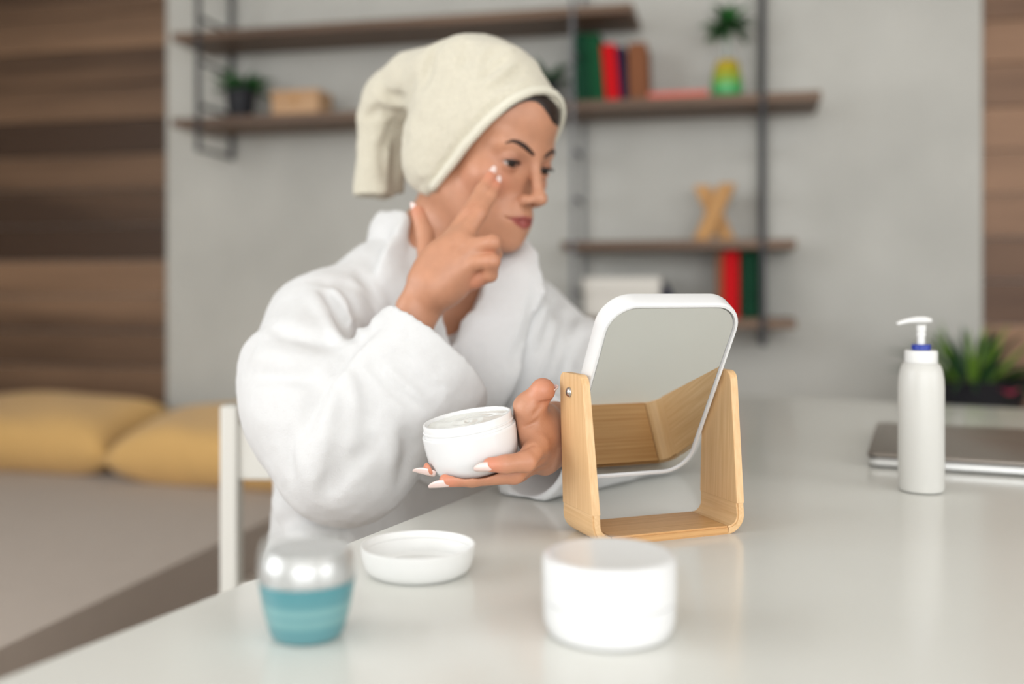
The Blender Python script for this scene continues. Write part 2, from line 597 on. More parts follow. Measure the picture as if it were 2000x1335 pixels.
def vnoise(x, y, z, sc):
    x, y, z = x * sc, y * sc, z * sc
    i, j, k = np.floor(x).astype(int), np.floor(y).astype(int), np.floor(z).astype(int)
    fx, fy, fz = x - i, y - j, z - k
    fx, fy, fz = (t * t * (3 - 2 * t) for t in (fx, fy, fz))
    r = 0
    for a in (0, 1):
        for b in (0, 1):
            for c in (0, 1):
                r = r + _lat[(i + a) % 32, (j + b) % 32, (k + c) % 32] * (fx if a else 1 - fx) * (fy if b else 1 - fy) * (fz if c else 1 - fz)
    return r * 2 - 1

# ================================================================== the room
def rbox(name, lo, hi, mat, parent=None, bev=0.0):
    """a box in room axes (u, v, z), object origin at its own centre"""
    c = [(lo[i] + hi[i]) / 2 for i in range(3)]
    h = [(hi[i] - lo[i]) / 2 for i in range(3)]
    me = box_mesh(name, [-x for x in h], h, bev)
    o = link(name, me, mat, parent)
    o.matrix_local = Matrix.Translation(room(*c)) @ ROOM_MX
    return o
def multi_box(name, boxes, mat):
    bm = bmesh.new()
    for lo, hi in boxes:
        r = bmesh.ops.create_cube(bm, size=1)
        for v in r['verts']:
            for i in range(3):
                v.co[i] = (lo[i] + hi[i]) / 2 + v.co[i] * (hi[i] - lo[i])
    o = link(name, mesh_of(bm, name), mat)
    o.matrix_local = ROOM_MX
    return o
struct(rbox('floor', (U0 - .1, V0 - .1, -.06), (U1 + .1, VW + .12, 0), M['floor']))
struct(rbox('ceiling', (U0 - .1, V0 - .1, CEIL), (U1 + .1, VW + .12, CEIL + .06), M['ceiling']))
wall_back = struct(rbox('wall_back', (U0 - .1, VW + .03, 0), (U1 + .1, VW + .12, CEIL), M['plaster']))
UL, UR = u_of(325, VW), u_of(1919, VW)
WB_INV = wall_back.matrix_basis.inverted()
def wall_piece(name, lo, hi, mat, bev=0.0, me=None):
    c = [(lo[i] + hi[i]) / 2 for i in range(3)]
    h = [(hi[i] - lo[i]) / 2 for i in range(3)]
    me = me or box_mesh(name, [-x for x in h], h, bev)
    o = link(name, me, mat, wall_back)
    o.matrix_basis = WB_INV @ Matrix.Translation(room(*c)) @ ROOM_MX
    return o
wall_piece('concrete_panel', (UL, VW, 0), (UR, VW + .029, CEIL), M['concrete'], 0.002)
for ua, ub, mt, ph, z00 in ((U0, UL - .002, M['plank'], .118, .006), (UR + .002, U1, M['plank_r'], .118, .05)):
    z, me = z00, None
    while z + ph <= CEIL:
        o = wall_piece('plank', (ua, VW + .012, z), (ub, VW + .029, z + ph - .003), mt, 0.0015, me)
        me = o.data
        z += ph
def wall_with_window(name, axis, c0, c1, a0, a1, w0, w1, z0, z1, mat):
    bs = []
    def b(s0, s1, t0, t1):
        if axis == 'u':
            bs.append(((c0, s0, t0), (c1, s1, t1)))
        else:
            bs.append(((s0, c0, t0), (s1, c1, t1)))
    b(a0, w0, 0, CEIL)
    b(w1, a1, 0, CEIL)
    b(w0, w1, 0, z0)
    b(w0, w1, z1, CEIL)
    return struct(multi_box(name, bs, mat))
wall_with_window('wall_left', 'u', U0 - .1, U0, V0, VW + .03, -2.05, .55, .66, 2.44, M['plaster'])
wall_with_window('wall_front', 'v', V0 - .1, V0, U0 - .1, U1 + .1, -.8, 2.6, .75, 2.45, M['plaster'])  # opening for the added frontal fill
wall_with_window('wall_right', 'u', U1, U1 + .1, V0, VW + .03, -1.7, .5, .74, 2.36, M['plaster'])  # opening for the added light from the right
def window_frame(name, axis, c, w0, w1, z0, z1):
    bs, t = [], .03
    def b(s0, s1, a, e):
        if axis == 'u':
            bs.append(((c - .05, s0, a), (c - .01, s1, e)))
        else:
            bs.append(((s0, c - .05, a), (s1, c - .01, e)))
    b(w0, w0 + 2 * t, z0, z1)
    b(w1 - 2 * t, w1, z0, z1)
    b(w0 + 2 * t, w1 - 2 * t, z0, z0 + 2 * t)
    b(w0 + 2 * t, w1 - 2 * t, z1 - 2 * t, z1)
    m = (w0 + w1) / 2
    b(m - t, m + t, z0 + 2 * t, z1 - 2 * t)
    return struct(multi_box(name, bs, M['curtain']))
window_frame('window_1', 'u', U0 - .02, -2.05, .55, .66, 2.44)
window_frame('window_3_added', 'u', U1 + .08, -1.7, .5, .74, 2.36)  # frame of the added right-hand fill window
window_frame('window_2_added', 'v', V0 - .02, -.8, 2.6, .75, 2.45)  # frame of the added fill window behind the camera

# ================================================================== wall shelving
SV = 2.70                                   # front of the shelves
UA, UB, UC = -1.609, -.468, .040
def shelf_board(u0, u1, z, label):
    o = rbox('shelf_board', (u0, SV, z - .0125), (u1, VW - .004, z + .0125), M['shelf'], bev=.002)
    return tag(o, label, 'shelf', 'wooden boards of the wall shelving')
ZS = (1.735, 1.475, 1.09, .88)
shelf_board(-1.70, -.303, ZS[0], 'long empty walnut shelf board at the very top, above the wrapped towel')
shelf_board(-1.70, -.56, ZS[1], 'walnut shelf board carrying the small pale wooden box, left of the towel')
shelf_board(-.53, .187, ZS[1], 'walnut shelf board under the upright books and yellow-green vase')
shelf_board(-.50, .124, ZS[2], 'walnut shelf board under the X-shaped wooden ornament')
shelf_board(-.50, .124, ZS[3], 'lowest walnut shelf board, partly hidden behind the table mirror')
def ladder(u, z0, z1, label, rr=.0085, mat='iron'):
    root = empty('shelf_ladder', room(u, VW - .01, z0), -RA)
    tag(root, label, 'shelf bracket', 'metal ladders of the wall shelving')
    D = VW - .012 - SV
    for y in (-D - .002, -.012):
        link('rail', tube_mesh('rail', [(0, y, 0), (0, y, z1 - z0)], rr, 8), M[mat], root)
    z = .008
    while z < z1 - z0:
        if min(abs(z0 + z - s) for s in ZS) > .03:
            link('rung', tube_mesh('rung', [(0, -D, z), (0, -.014, z)], .0065, 8), M[mat], root)
        z += .132
    return root
ladder(UA, 1.385, 2.2, 'dark metal ladder bracket at the left end of the shelving beside wood panelling')
ladder(UB, .82, 2.2, 'thin grey metal ladder bracket in the middle, right of the towel-wrapped head', .0058, 'iron2')
ladder(UC, .82, 2.2, 'dark metal ladder bracket at the right, beside the yellow-green vase')

def book(px0, px1, z, h, mat, label, lean=0.0, v=2.775, d=.14, group='books on the shelves'):
    u0, u1 = u_of(px0, v), u_of(px1, v)
    w = u1 - u0
    root = empty('book', room(u0, v, z), 0)
    root.rotation_euler = Matrix.Rotation(-RA, 3, 'Z').to_4x4().to_euler()
    root.matrix_world = Matrix.Translation(room((u0 + u1) / 2, v, z + abs(math.sin(lean)) * w / 2)) @ ROOM_MX @ Matrix.Rotation(lean, 4, 'Y')
    tag(root, label, 'book', group)
    w *= .94
    c = .003
    bm = bmesh.new()
    for lo, hi in (((-w / 2, -.0, 0), (w / 2, c, h)), ((-w / 2, c, 0), (-w / 2 + c, d, h)), ((w / 2 - c, c, 0), (w / 2, d, h))):
        r = bmesh.ops.create_cube(bm, size=1)
        for q in r['verts']:
            for i in range(3):
                q.co[i] = (lo[i] + hi[i]) / 2 + q.co[i] * (hi[i] - lo[i])
    bmesh.ops.bevel(bm, geom=bm.edges[:], offset=.0008, segments=1, affect='EDGES')
    link('cover', mesh_of(bm, 'cover'), mat, root)
    link('page_block', box_mesh('page_block', (-w / 2 + c, c, .003), (w / 2 - c, d - .004, h - .004)), M['paper'], root)
    return root
zt = ZS[1] + .0128
L1 = math.radians(-5)
book(1124, 1156, zt, .203, M['b_green2'], 'tall dark green book at the left end of the upright row', L1)
book(1156, 1183, zt, .200, M['b_green'], 'tall green book leaning between dark green and red books', L1)
book(1183, 1212, zt, .168, M['b_red'], 'bright red book leaning beside the green books on the upper shelf', L1)
book(1212, 1228, zt, .160, M['b_navy'], 'thin navy blue book between the red and brown books', math.radians(-4))
book(1228, 1266, zt, .168, M['b_brown'], 'thick brown book at the right end of the upright row', math.radians(-2))
# a coral book lying flat
fb = empty('book')
ua, ub = u_of(1268, 2.74), u_of(1384, 2.74)
fb.matrix_world = Matrix.Translation(room(ua, 2.715, zt)) @ ROOM_MX
tag(fb, 'coral red book lying flat in front of the brown book', 'book', 'books on the shelves')
bm = bmesh.new()
for lo, hi in (((0, 0, 0), (ub - ua, .12, .002)), ((0, 0, .014), (ub - ua, .12, .016)), ((0, 0, .002), (ub - ua, .003, .014))):
    r = bmesh.ops.create_cube(bm, size=1)
    for q in r['verts']:
        for i in range(3):
            q.co[i] = (lo[i] + hi[i]) / 2 + q.co[i] * (hi[i] - lo[i])
link('cover', mesh_of(bm, 'cover'), M['b_salmon'], fb)
link('page_block', box_mesh('page_block', (.003, .003, .0022), (ub - ua - .004, .117, .0138)), M['paper'], fb)
zb = ZS[3] + .0128
book(1398, 1412, zb, .176, M['b_brown'], 'thin brown book left of the red one on the lowest shelf', 0, 2.76)
book(1412, 1444, zb, .182, M['b_red'], 'bright red book above the mirror on the lowest shelf', 0, 2.76)
book(1447, 1483, zb, .180, M['b_green2'], 'dark green book right of the red one on the lowest shelf', 0, 2.76)
# white storage box and dark thing next to it
wbx = empty('storage_box')
ua, ub = u_of(1138, 2.74), u_of(1290, 2.74)
wbx.matrix_world = Matrix.Translation(room(ua, 2.74, zb)) @ ROOM_MX
tag(wbx, 'off-white lidded storage box on the lowest shelf', 'box')
hb = z_of(1215, 541, 2.74) - zb
link('body', box_mesh('body', (.003, .003, 0), (ub - ua - .003, .147, hb - .045), .003), M['b_white'], wbx)
link('lid', box_mesh('lid', (0, 0, hb - .045), (ub - ua, .15, hb), .004), M['b_white'], wbx)
sc = empty('picture_card')
sc.matrix_world = Matrix.Translation(room(u_of(1294, 2.78), 2.78, zb)) @ ROOM_MX
tag(sc, 'small dark wedge-shaped ornament right of the white storage box', 'ornament')
bm = bmesh.new()
pv = [(0, 0, 0), (.055, 0, 0), (.03, 0, .055), (.006, 0, .095), (0, 0, .095)]
a = [bm.verts.new(p) for p in pv]
b = [bm.verts.new((p[0], .05, p[2])) for p in pv]
bm.faces.new(a); bm.faces.new(b[::-1])
for i in range(5):
    bm.faces.new((a[i], b[i], b[(i + 1) % 5], a[(i + 1) % 5]))
bmesh.ops.recalc_face_normals(bm, faces=bm.faces[:])
sc.name = 'wedge_ornament'
link('wedge', mesh_of(bm, 'wedge'), M['b_navy'], sc)

# X-shaped wooden ornament: crossed slabs
xo = empty('wooden_ornament')
vx = 2.78
ua, ub = u_of(1352, vx), u_of(1438, vx)
xo.matrix_world = Matrix.Translation(room((ua + ub) / 2, vx, ZS[2] + .0128)) @ ROOM_MX
tag(xo, 'X-shaped honey-coloured wooden ornament standing on a shelf', 'ornament')
hh, ww = z_of(1395, 358, vx) - ZS[2] - .0128, (ub - ua)
for sgn, y in ((1, 0), (-1, .036)):
    bm = bmesh.new()
    t = .047
    pv = [(-sgn * ww / 2, 0), (-sgn * (ww / 2 - t), 0), (sgn * ww / 2, hh), (sgn * (ww / 2 - t), hh)]
    a = [bm.verts.new((p[0], y, p[1])) for p in pv]
    b = [bm.verts.new((p[0], y + .04, p[1])) for p in pv]
    bm.faces.new(a); bm.faces.new(b[::-1])
    for i in range(4):
        bm.faces.new((a[i], b[i], b[(i + 1) % 4], a[(i + 1) % 4]))
    bmesh.ops.recalc_face_normals(bm, faces=bm.faces[:])
    bmesh.ops.bevel(bm, geom=bm.edges[:], offset=.004, segments=2, affect='EDGES')
    link('crossed_slab', mesh_of(bm, 'crossed_slab'), M['xwood'], xo)

# plants
def leaf_mesh(name, L, w, bend, n=6, fold=.25):
    vs_, fs = [], []
    for i in range(n + 1):
        t = i / n
        ww_ = w * math.sin(math.pi * (0.12 + 0.88 * t)) ** .8 * (1 - .15 * t)
        if i == n:
            ww_ = w * .03
        x, z = L * math.sin(bend * t) / max(bend, 1e-3), L * (1 - math.cos(bend * t)) / max(bend, 1e-3)
        for s in (-1, 0, 1):
            vs_.append((x, s * ww_ / 2, -z + abs(s) * ww_ * fold))
    for i in range(n):
        for s in (0, 1):
            a_ = i * 3 + s
            fs.append((a_, a_ + 3, a_ + 4, a_ + 1))
    k = len(vs_)
    vs_ += [(x, y, z - .0006) for x, y, z in vs_]
    fs += [tuple(q + k for q in f[::-1]) for f in fs]
    me = bpy.data.meshes.new(name)
    me.from_pydata(vs_, [], fs)
    return me
def foliage(parent, n, L, w, z, r0, mats, elev=(10, 85), bend=(.3, 1.2), seed=1):
    rg = random.Random(seed)
    protos = [leaf_mesh('leaf', L * rg.uniform(.75, 1.05), w * rg.uniform(.8, 1.1), rg.uniform(*bend)) for _ in range(5)]
    for mi, me in enumerate(protos):
        me.materials.append(mats[mi % len(mats)])
    for i in range(n):
        a = 2.39996 * i + rg.uniform(-.2, .2)
        e = math.radians(rg.uniform(*elev))
        o = link('leaf', protos[i % 5], None, parent, smooth=False)
        s = rg.uniform(.8, 1.08)
        o.matrix_local = Matrix.Translation((r0 * math.cos(a), r0 * math.sin(a), z)) @ Matrix.Rotation(a, 4, 'Z') @ Matrix.Rotation(-e, 4, 'Y') @ Matrix.Scale(s, 4)
def pot(parent, r0, r1, h, mat):
    o = link('pot', lathe_mesh('pot', [(0, 0), (r0 * .94, 0), (r0, .004), (r1, h - .004), (r1 + .002, h), (r1 - .004, h), (r1 - .006, h - .012), (0, h - .012)], 32), mat, parent)
    smooth_by_angle(o)
    s = link('soil', lathe_mesh('soil', [(0, h - .0118), (r1 - .007, h - .0118), (r1 - .02, h - .006), (0, h - .004)], 24), M['soil'], parent)
    return o
def potted(px, v, z, r0, r1, h, label, **k):
    root = empty('potted_plant', room(u_of(px, v), v, z), -RA)
    tag(root, label, 'plant', 'potted plants')
    pot(root, r0, r1, h, M['pot'])
    foliage(root, z=h - .01, r0=r1 * .45, **k)
    return root
potted(470, 2.80, zt, .036, .047, .098, 'small bushy green plant in black pot on the left shelf', n=44, L=.098, w=.022, mats=[M['leaf3'], M['leaf']], elev=(10, 80), seed=3)
potted(1064, 2.80, zt, .032, .040, .078, 'green plant in a dark pot half hidden behind the towel-wrapped head', n=30, L=.088, w=.024, mats=[M['leaf'], M['leaf3']], elev=(20, 85), seed=5)
# pale wooden box with a dark-banded lid
pb = empty('wooden_box')
vb = 2.78
ua, ub = u_of(530, vb), u_of(622, vb)
pb.matrix_world = Matrix.Translation(room(ua, vb, zt)) @ ROOM_MX
tag(pb, 'small pale wooden box right of the plant in a black pot', 'box')
hb = z_of(575, 175, vb) - zt
link('body', box_mesh('body', (0, 0, 0), (ub - ua, .10, hb * .68), .003), M['boxwood'], pb)
link('lid', box_mesh('lid', (-.003, -.003, hb * .68), (ub - ua + .003, .103, hb), .006), M['boxwood'], pb)
link('clasp', box_mesh('clasp', ((ub - ua) * .45, -.008, hb * .55), ((ub - ua) * .55, -.003, hb * .78), .001), M['xwood'], pb)
# vase of layered glass with a leafy sprig
va = empty('vase', room(u_of(1420, 2.80), 2.80, zt), -RA)
va.scale = (1.18, 1.18, 1.12)
tag(va, 'yellow-green glass vase holding a leafy green sprig', 'vase')
o = link('body', lathe_mesh('body', [(0, 0), (.030, 0), (.034, .004), (.0365, .03), (.035, .055), (.029, .085), (.0245, .097), (.022, .098), (.0215, .09), (0, .088)], 40), M['vase'], va)
smooth_by_angle(o, 50)
o = link('neck', lathe_mesh('neck', [(.020, .097), (.0155, .112), (.0145, .132), (.018, .142), (.0165, .142), (.0132, .132), (.014, .112), (.0185, .098)], 32), M['clear'], va)
smooth_by_angle(o, 50)
sp = empty('leafy_sprig', room(u_of(1420, 2.80), 2.80, zt + .05), -RA)
tag(sp, 'leafy green sprig standing in the yellow-green glass vase', 'plant')
for k in range(4):
    a = k * 1.7
    link('stem', tube_mesh('stem', [(.004 * math.cos(a), .004 * math.sin(a), .048), (.003 * math.cos(a), .003 * math.sin(a), .10), (.014 * math.cos(a), .014 * math.sin(a), .165)], .0016, 6), M['leaf'], sp)
foliage(sp, 50, .082, .028, .152, .006, [M['leaf'], M['leaf3']], (-25, 88), (.2, .9), 8)

# ================================================================== bed and cushions
bed = empty('bed', room(-1.9, 1.7, 0), -RA)
tag(bed, 'low bed with taupe bedspread along the left wall', 'bed')
BU0, BU1, BV0, BV1, BH = -2.70, -1.005, .55, VW - .006, .425
link('base', box_mesh('base', (BU0 + 1.9 + .03, BV0 - 1.7 + .03, .10), (BU1 + 1.9 - .03, BV1 - 1.7 - .0, .26), .01), M['bedbase'], bed)
for lx in (BU0 + 1.9 + .1, BU1 + 1.9 - .14):
    for ly in (BV0 - 1.7 + .1, BV1 - 1.7 - .12):
        link('leg', box_mesh('leg', (lx, ly, 0), (lx + .05, ly + .05, .10)), M['bedbase'], bed)
bm = bmesh.new()
bmesh.ops.create_cube(bm, size=1)
lo, hi = (BU0 + 1.9, BV0 - 1.7, .05), (BU1 + 1.9, BV1 - 1.7, BH)
for v in bm.verts:
    for i in range(3):
        v.co[i] = (lo[i] + hi[i]) / 2 + v.co[i] * (hi[i] - lo[i])
bmesh.ops.bevel(bm, geom=[e for e in bm.edges if max(e.verts[0].co.z, e.verts[1].co.z) > .3], offset=.10, segments=10, affect='EDGES')
o = link('bedspread', mesh_of(bm, 'bedspread'), M['bed'], bed)
smooth_by_angle(o, 40)
def cushion(name, cx, cy, cz, w, h, th, rot, label):
    n = 22
    vs_, fs = [], []
    for side in (1, -1):
        for i in range(n + 1):
            for j in range(n + 1):
                x, y = i / n * 2 - 1, j / n * 2 - 1
                e = max(0, (1 - x ** 4)) * max(0, (1 - y ** 4))
                px_, py_ = x * w / 2 * (1 - .07 * (1 - y * y)), y * h / 2 * (1 - .07 * (1 - x * x))
                wr = .012 * math.sin(5 * x + 3 * y) * e
                vs_.append((px_, py_, side * (th / 2 * e ** .42 + wr * .5)))
    q = (n + 1) ** 2
    for s in (0, 1):
        for i in range(n):
            for j in range(n):
                a_ = s * q + i * (n + 1) + j
                f = (a_, a_ + n + 1, a_ + n + 2, a_ + 1)
                fs.append(f if s == 0 else f[::-1])
    me = bpy.data.meshes.new(name)
    me.from_pydata(vs_, [], fs)
    bm = bmesh.new()
    bm.from_mesh(me)
    bmesh.ops.remove_doubles(bm, verts=bm.verts[:], dist=1e-4)
    bmesh.ops.recalc_face_normals(bm, faces=bm.faces[:])
    bm.to_mesh(me)
    bm.free()
    o = link(name, me, M['yellow'], smooth=True)
    o.matrix_world = Matrix.Translation((cx, cy, cz)) @ ROOM_MX @ Matrix.Rotation(rot[2], 4, 'Z') @ Matrix.Rotation(rot[0], 4, 'X') @ Matrix.Rotation(rot[1], 4, 'Y')
    return tag(o, label, 'cushion', 'mustard cushions on the bed')
p1, p2 = on_v(80, 852, 2.68), on_v(455, 862, 2.60)
cushion('cushion', p1[0], p1[1], BH + .102, .72, .37, .19, (math.radians(14), 0, 0), 'mustard yellow cushion at the far left, against the dark planks')
cushion('cushion', p2[0], p2[1], BH + .098, .64, .36, .185, (math.radians(13), 0, math.radians(-5)), 'mustard yellow cushion behind the white chair back')

# ================================================================== table
TZ = .74
TD, TN = np.array((.4400, .8980)), np.array((.8980, -.4400))
corner = np.array((.4737, 2.178))
TL, TW = 2.25, .95
tab = empty('table', (corner[0], corner[1], 0), 0)
tag(tab, 'white table with glossy top in the foreground', 'table')
def tloc(s, w):
    """s metres from the far corner along the left edge, w metres across"""
    return (-TD * s + TN * w)
bm = bmesh.new()
pr = []
for s, w in ((0, 0), (TL, 0), (TL, TW), (0, TW)):
    p = tloc(s, w)
    pr.append(p)
lo_ = [bm.verts.new((p[0], p[1], TZ - .028)) for p in pr]
hi_ = [bm.verts.new((p[0], p[1], TZ)) for p in pr]
bm.faces.new(lo_); bm.faces.new(hi_[::-1])
for i in range(4):
    bm.faces.new((lo_[i], hi_[i], hi_[(i + 1) % 4], lo_[(i + 1) % 4]))
bmesh.ops.recalc_face_normals(bm, faces=bm.faces[:])
bmesh.ops.bevel(bm, geom=bm.edges[:], offset=.003, segments=3, affect='EDGES')
o = link('table_top', mesh_of(bm, 'table_top'), M['table'], tab)
smooth_by_angle(o, 40)
for s, w in ((.07, .07), (TL - .07, .07), (TL - .07, TW - .07), (.07, TW - .07)):
    p = tloc(s, w)
    lg = link('leg', box_mesh('leg', (-.025, -.025, 0), (.025, .025, TZ - .028), .003), M['chair'], tab)
    lg.location = (p[0], p[1], 0)
    lg.rotation_euler = (0, 0, math.atan2(TD[1], TD[0]))

# ================================================================== chair
ch = empty('chair', (-.240, 1.30, 0), math.radians(-4))
tag(ch, 'white wooden chair with slatted back behind the person', 'chair')
yb, xw = .235, .213
for x in (-xw, xw):
    link('back_post', box_mesh('back_post', (x - .0135, yb - .016, 0), (x + .0135, yb + .016, .79), .003), M['chair'], ch)
    link('front_leg', box_mesh('front_leg', (x - .016, -.17, 0), (x + .016, -.138, .435), .003), M['chair'], ch)
    link('side_rail', box_mesh('side_rail', (x - .01, -.138, .385), (x + .01, yb - .016, .43), .002), M['chair'], ch)
link('seat', box_mesh('seat', (-xw - .015, -.185, .435), (xw + .015, yb - .018, .457), .006), M['chair'], ch)
for z0, z1 in ((.676, .762), (.475, .515)):
    link('back_slat', box_mesh('back_slat', (-xw + .0138, yb - .009, z0), (xw - .0138, yb + .009, z1), .003), M['chair'], ch)
link('front_rail', box_mesh('front_rail', (-xw + .017, -.165, .385), (xw - .017, -.145, .43), .002), M['chair'], ch)

# ================================================================== things on the table
def tp_(px, py):
    """point of the table top seen at a pixel"""
    Y = (CAM_Z - TZ) * FPX / (py - HOR)
    return Vector(((px - 1000) / FPX * Y, Y, TZ))
# ---- table mirror on its bamboo stand
A_, B_ = tp_(1159, 1070), tp_(1456, 1040)
SW = (B_ - A_).length
wv = (B_ - A_).normalized()
nv = Vector((wv.y, -wv.x, 0))              # towards the camera
D_ = .068
S_ = (A_ + B_) / 2 - nv * D_ / 2
mir = empty('table_mirror')
mir.matrix_world = frame(S_, wv, -nv, Vector((0, 0, 1)))
tag(mir, 'tilting white-framed mirror on a U-shaped bamboo stand on the table', 'mirror')
th, PH, DT, SPL = .0080, .152, .049, .004
sgn_ = lambda q: 1 if q > 0 else -1
def strap(name, pin, pout, mat):
    """board following an inner and an outer outline (x, z); the front edge leans back with height"""
    bm = bmesh.new()
    RT = .009
    ins = lambda z: (RT - math.sqrt(max(0, RT * RT - (z - PH + RT) ** 2))) if (name == 'stand_post' and z > PH - RT) else 0
    F = lambda z: -D_ / 2 + (D_ - DT) * max(0, (z - .012)) / (PH - .012) + ins(z)
    BK = lambda z: D_ / 2 - ins(z)
    rows = []
    for (xi, zi), (xo, zo) in zip(pin, pout):
        rows.append([bm.verts.new(c) for c in ((xo + sgn_(xo) * SPL * max(0, zo - .028) / PH, F(zo), zo), (xi + sgn_(xi) * SPL * max(0, zi - .028) / PH, F(zi), zi), (xi + sgn_(xi) * SPL * max(0, zi - .028) / PH, BK(zi), zi), (xo + sgn_(xo) * SPL * max(0, zo - .028) / PH, BK(zo), zo))])
    for r0, r1 in zip(rows, rows[1:]):
        for i in range(4):
            bm.faces.new((r0[i], r0[(i + 1) % 4], r1[(i + 1) % 4], r1[i]))
    c0_, c1_ = bm.faces.new(rows[0][::-1]), bm.faces.new(rows[-1])
    bmesh.ops.recalc_face_normals(bm, faces=bm.faces[:])
    caps = (c0_, c1_) if name != 'stand_post' else (c1_,)
    es = [e for e in bm.edges if len(e.link_faces) == 2 and e.calc_face_angle(0) > 1.0 and not any(f in caps for f in e.link_faces)]
    bmesh.ops.bevel(bm, geom=es, offset=.0016, segments=2, affect='EDGES', clamp_overlap=True)
    o = link(name, mesh_of(bm, name), mat, mir)
    return smooth_by_angle(o, 50)
RO, RI = .019, .010
TOPS = (0, .0003, .0012, .0028, .005, .009)
hw = SW / 2
for s in (-1, 1):
    po = [(s * x, z) for x, z in [(hw, PH - q_) for q_ in TOPS] + [(hw, .06), (hw, .028)]]
    pi_ = [(s * x, z) for x, z in [(hw - th, PH - q_) for q_ in TOPS] + [(hw - th, .06), (hw - th, .028)]]
    strap('stand_post', pi_, po, M['bamboo'])
    po = [(s * x, z) for x, z in [(hw, .0279)] + arc(hw - RO, RO, RO, 0, -90, 8)]
    pi_ = [(s * x, z) for x, z in [(hw - th, .0279)] + arc(hw - th - RI, th + RI, RI, 0, -90, 8)]
    strap('stand_corner', pi_, po, M['bamboo_c'])
strap('stand_base', [(-hw + RO + .0001, th), (hw - RO - .0001, th)], [(-hw + RO + .0001, 0), (hw - RO - .0001, 0)], M['bamboo_x'])
PZ = .1345
py_ = D_ / 2 - .022
for s in (-1, 1):
    o = link('screw', lathe_mesh('screw', [(0, 0), (.0048, 0), (.0048, .0008), (.0036, .0024), (.0016, .003), (.0014, .0018), (0, .0018)], 20), M['steel'], mir)
    o.matrix_local = Matrix.Translation((s * (hw + SPL * .72), py_, PZ)) @ Matrix.Rotation(s * math.pi / 2, 4, 'Y')
    smooth_by_angle(o, 40)
    o = link('pivot_knob', lathe_mesh('pivot_knob', [(0, 0), (.005, 0), (.006, .001), (.006, .004), (.0045, .0055), (0, .0055)], 20), M['white_plastic'], mir)
    o.matrix_local = Matrix.Translation((s * (hw - th + SPL * .7), py_, PZ)) @ Matrix.Rotation(-s * math.pi / 2, 4, 'Y')
    smooth_by_angle(o, 40)
MW, ML, MT, TILT = SW - 2 * th + 1.4 * SPL - .0065, .204, .020, math.radians(31)
# local mirror frame: x along width, y up in the pane, z out of the front
mm = Matrix.Translation((0, py_, PZ)) @ Matrix.Rotation(math.pi / 2 + TILT, 4, 'X')
def ring_loft(name, rings, mat, cap0=False, cap1=False):
    bm = bmesh.new()
    R = []
    for w, h, r, z in rings:
        R.append([bm.verts.new((x, y, z)) for x, y in rrect(w, h, r, 10)])
    n = len(R[0])
    for a_, b_ in zip(R, R[1:]):
        for i in range(n):
            bm.faces.new((a_[i], a_[(i + 1) % n], b_[(i + 1) % n], b_[i]))
    if cap0: bm.faces.new(R[0][::-1])
    if cap1: bm.faces.new(R[-1])
    bmesh.ops.recalc_face_normals(bm, faces=bm.faces[:])
    o = link(name, mesh_of(bm, name), mat, mir)
    o.matrix_local = mm
    return smooth_by_angle(o, 40)
cr_ = .030
hz = MT / 2
ring_loft('mirror_frame', [(MW - .012, ML - .012, cr_ - .006, -hz + .0016), (MW - .008, ML - .008, cr_ - .004, -hz + .0014), (MW - .004, ML - .004, cr_ - .002, -hz), (MW - .001, ML - .001, cr_ - .0005, -hz + .001), (MW, ML, cr_, -hz + .003), (MW, ML, cr_, hz - .003), (MW - .001, ML - .001, cr_ - .0005, hz - .001),
                           (MW - .003, ML - .003, cr_ - .0015, hz), (MW - .0075, ML - .0075, cr_ - .0035, hz), (MW - .0085, ML - .0085, cr_ - .004, hz - .0012), (MW - .0095, ML - .0095, cr_ - .0045, hz - .0030)], M['white_plastic'])
ring_loft('mirror_glass', [(MW - .0096, ML - .0096, cr_ - .0046, hz - .0026), (MW - .0110, ML - .0110, cr_ - .005, hz - .0016)], M['chrome'], True, True)
ring_loft('mirror_back', [(MW - .0122, ML - .0122, cr_ - .006, -hz + .0012), (MW - .0122, ML - .0122, cr_ - .006, -hz + .004)], M['chrome'], True, True)

# ---- open jar lid (lying upside down)
lp = tp_(817, 1117)
lid = link('jar_lid', lathe_mesh('jar_lid', [(0, 0), (.036, 0), (.0405, .0025), (.0435, .007), (.0455, .014), (.0465, .0225), (.0460, .0232), (.0448, .0230), (.0443, .019), (.0436, .018), (.0440, .0165), (.0432, .0155), (.0432, .013), (.0426, .012), (.0425, .006), (.040, .0035), (0, .0032)], 72), M['matt_plastic'], None, lp)
smooth_by_angle(lid, 40)
tag(lid, 'round white jar lid lying upside down right of the teal jar', 'lid')
# ---- closed white jar in front
cp = tp_(1190, 1232)
cj = empty('cream_jar', cp)
tag(cj, 'closed round white cosmetic jar in the foreground below the mirror', 'jar')
o = link('body', lathe_mesh('body', [(0, .0005), (.036, 0), (.0408, .0015), (.0435, .006), (.0445, .013), (.0447, .0225), (.0432, .0235), (0, .0235)], 72), M['white_plastic'], cj)
smooth_by_angle(o, 40)
o = link('lid', lathe_mesh('lid', [(0, .0238), (.0442, .0238), (.0450, .0245), (.0450, .049), (.0443, .0516), (.042, .0528), (.0395, .0526), (0, .0522)], 72), M['white_plastic'], cj)
smooth_by_angle(o, 40)
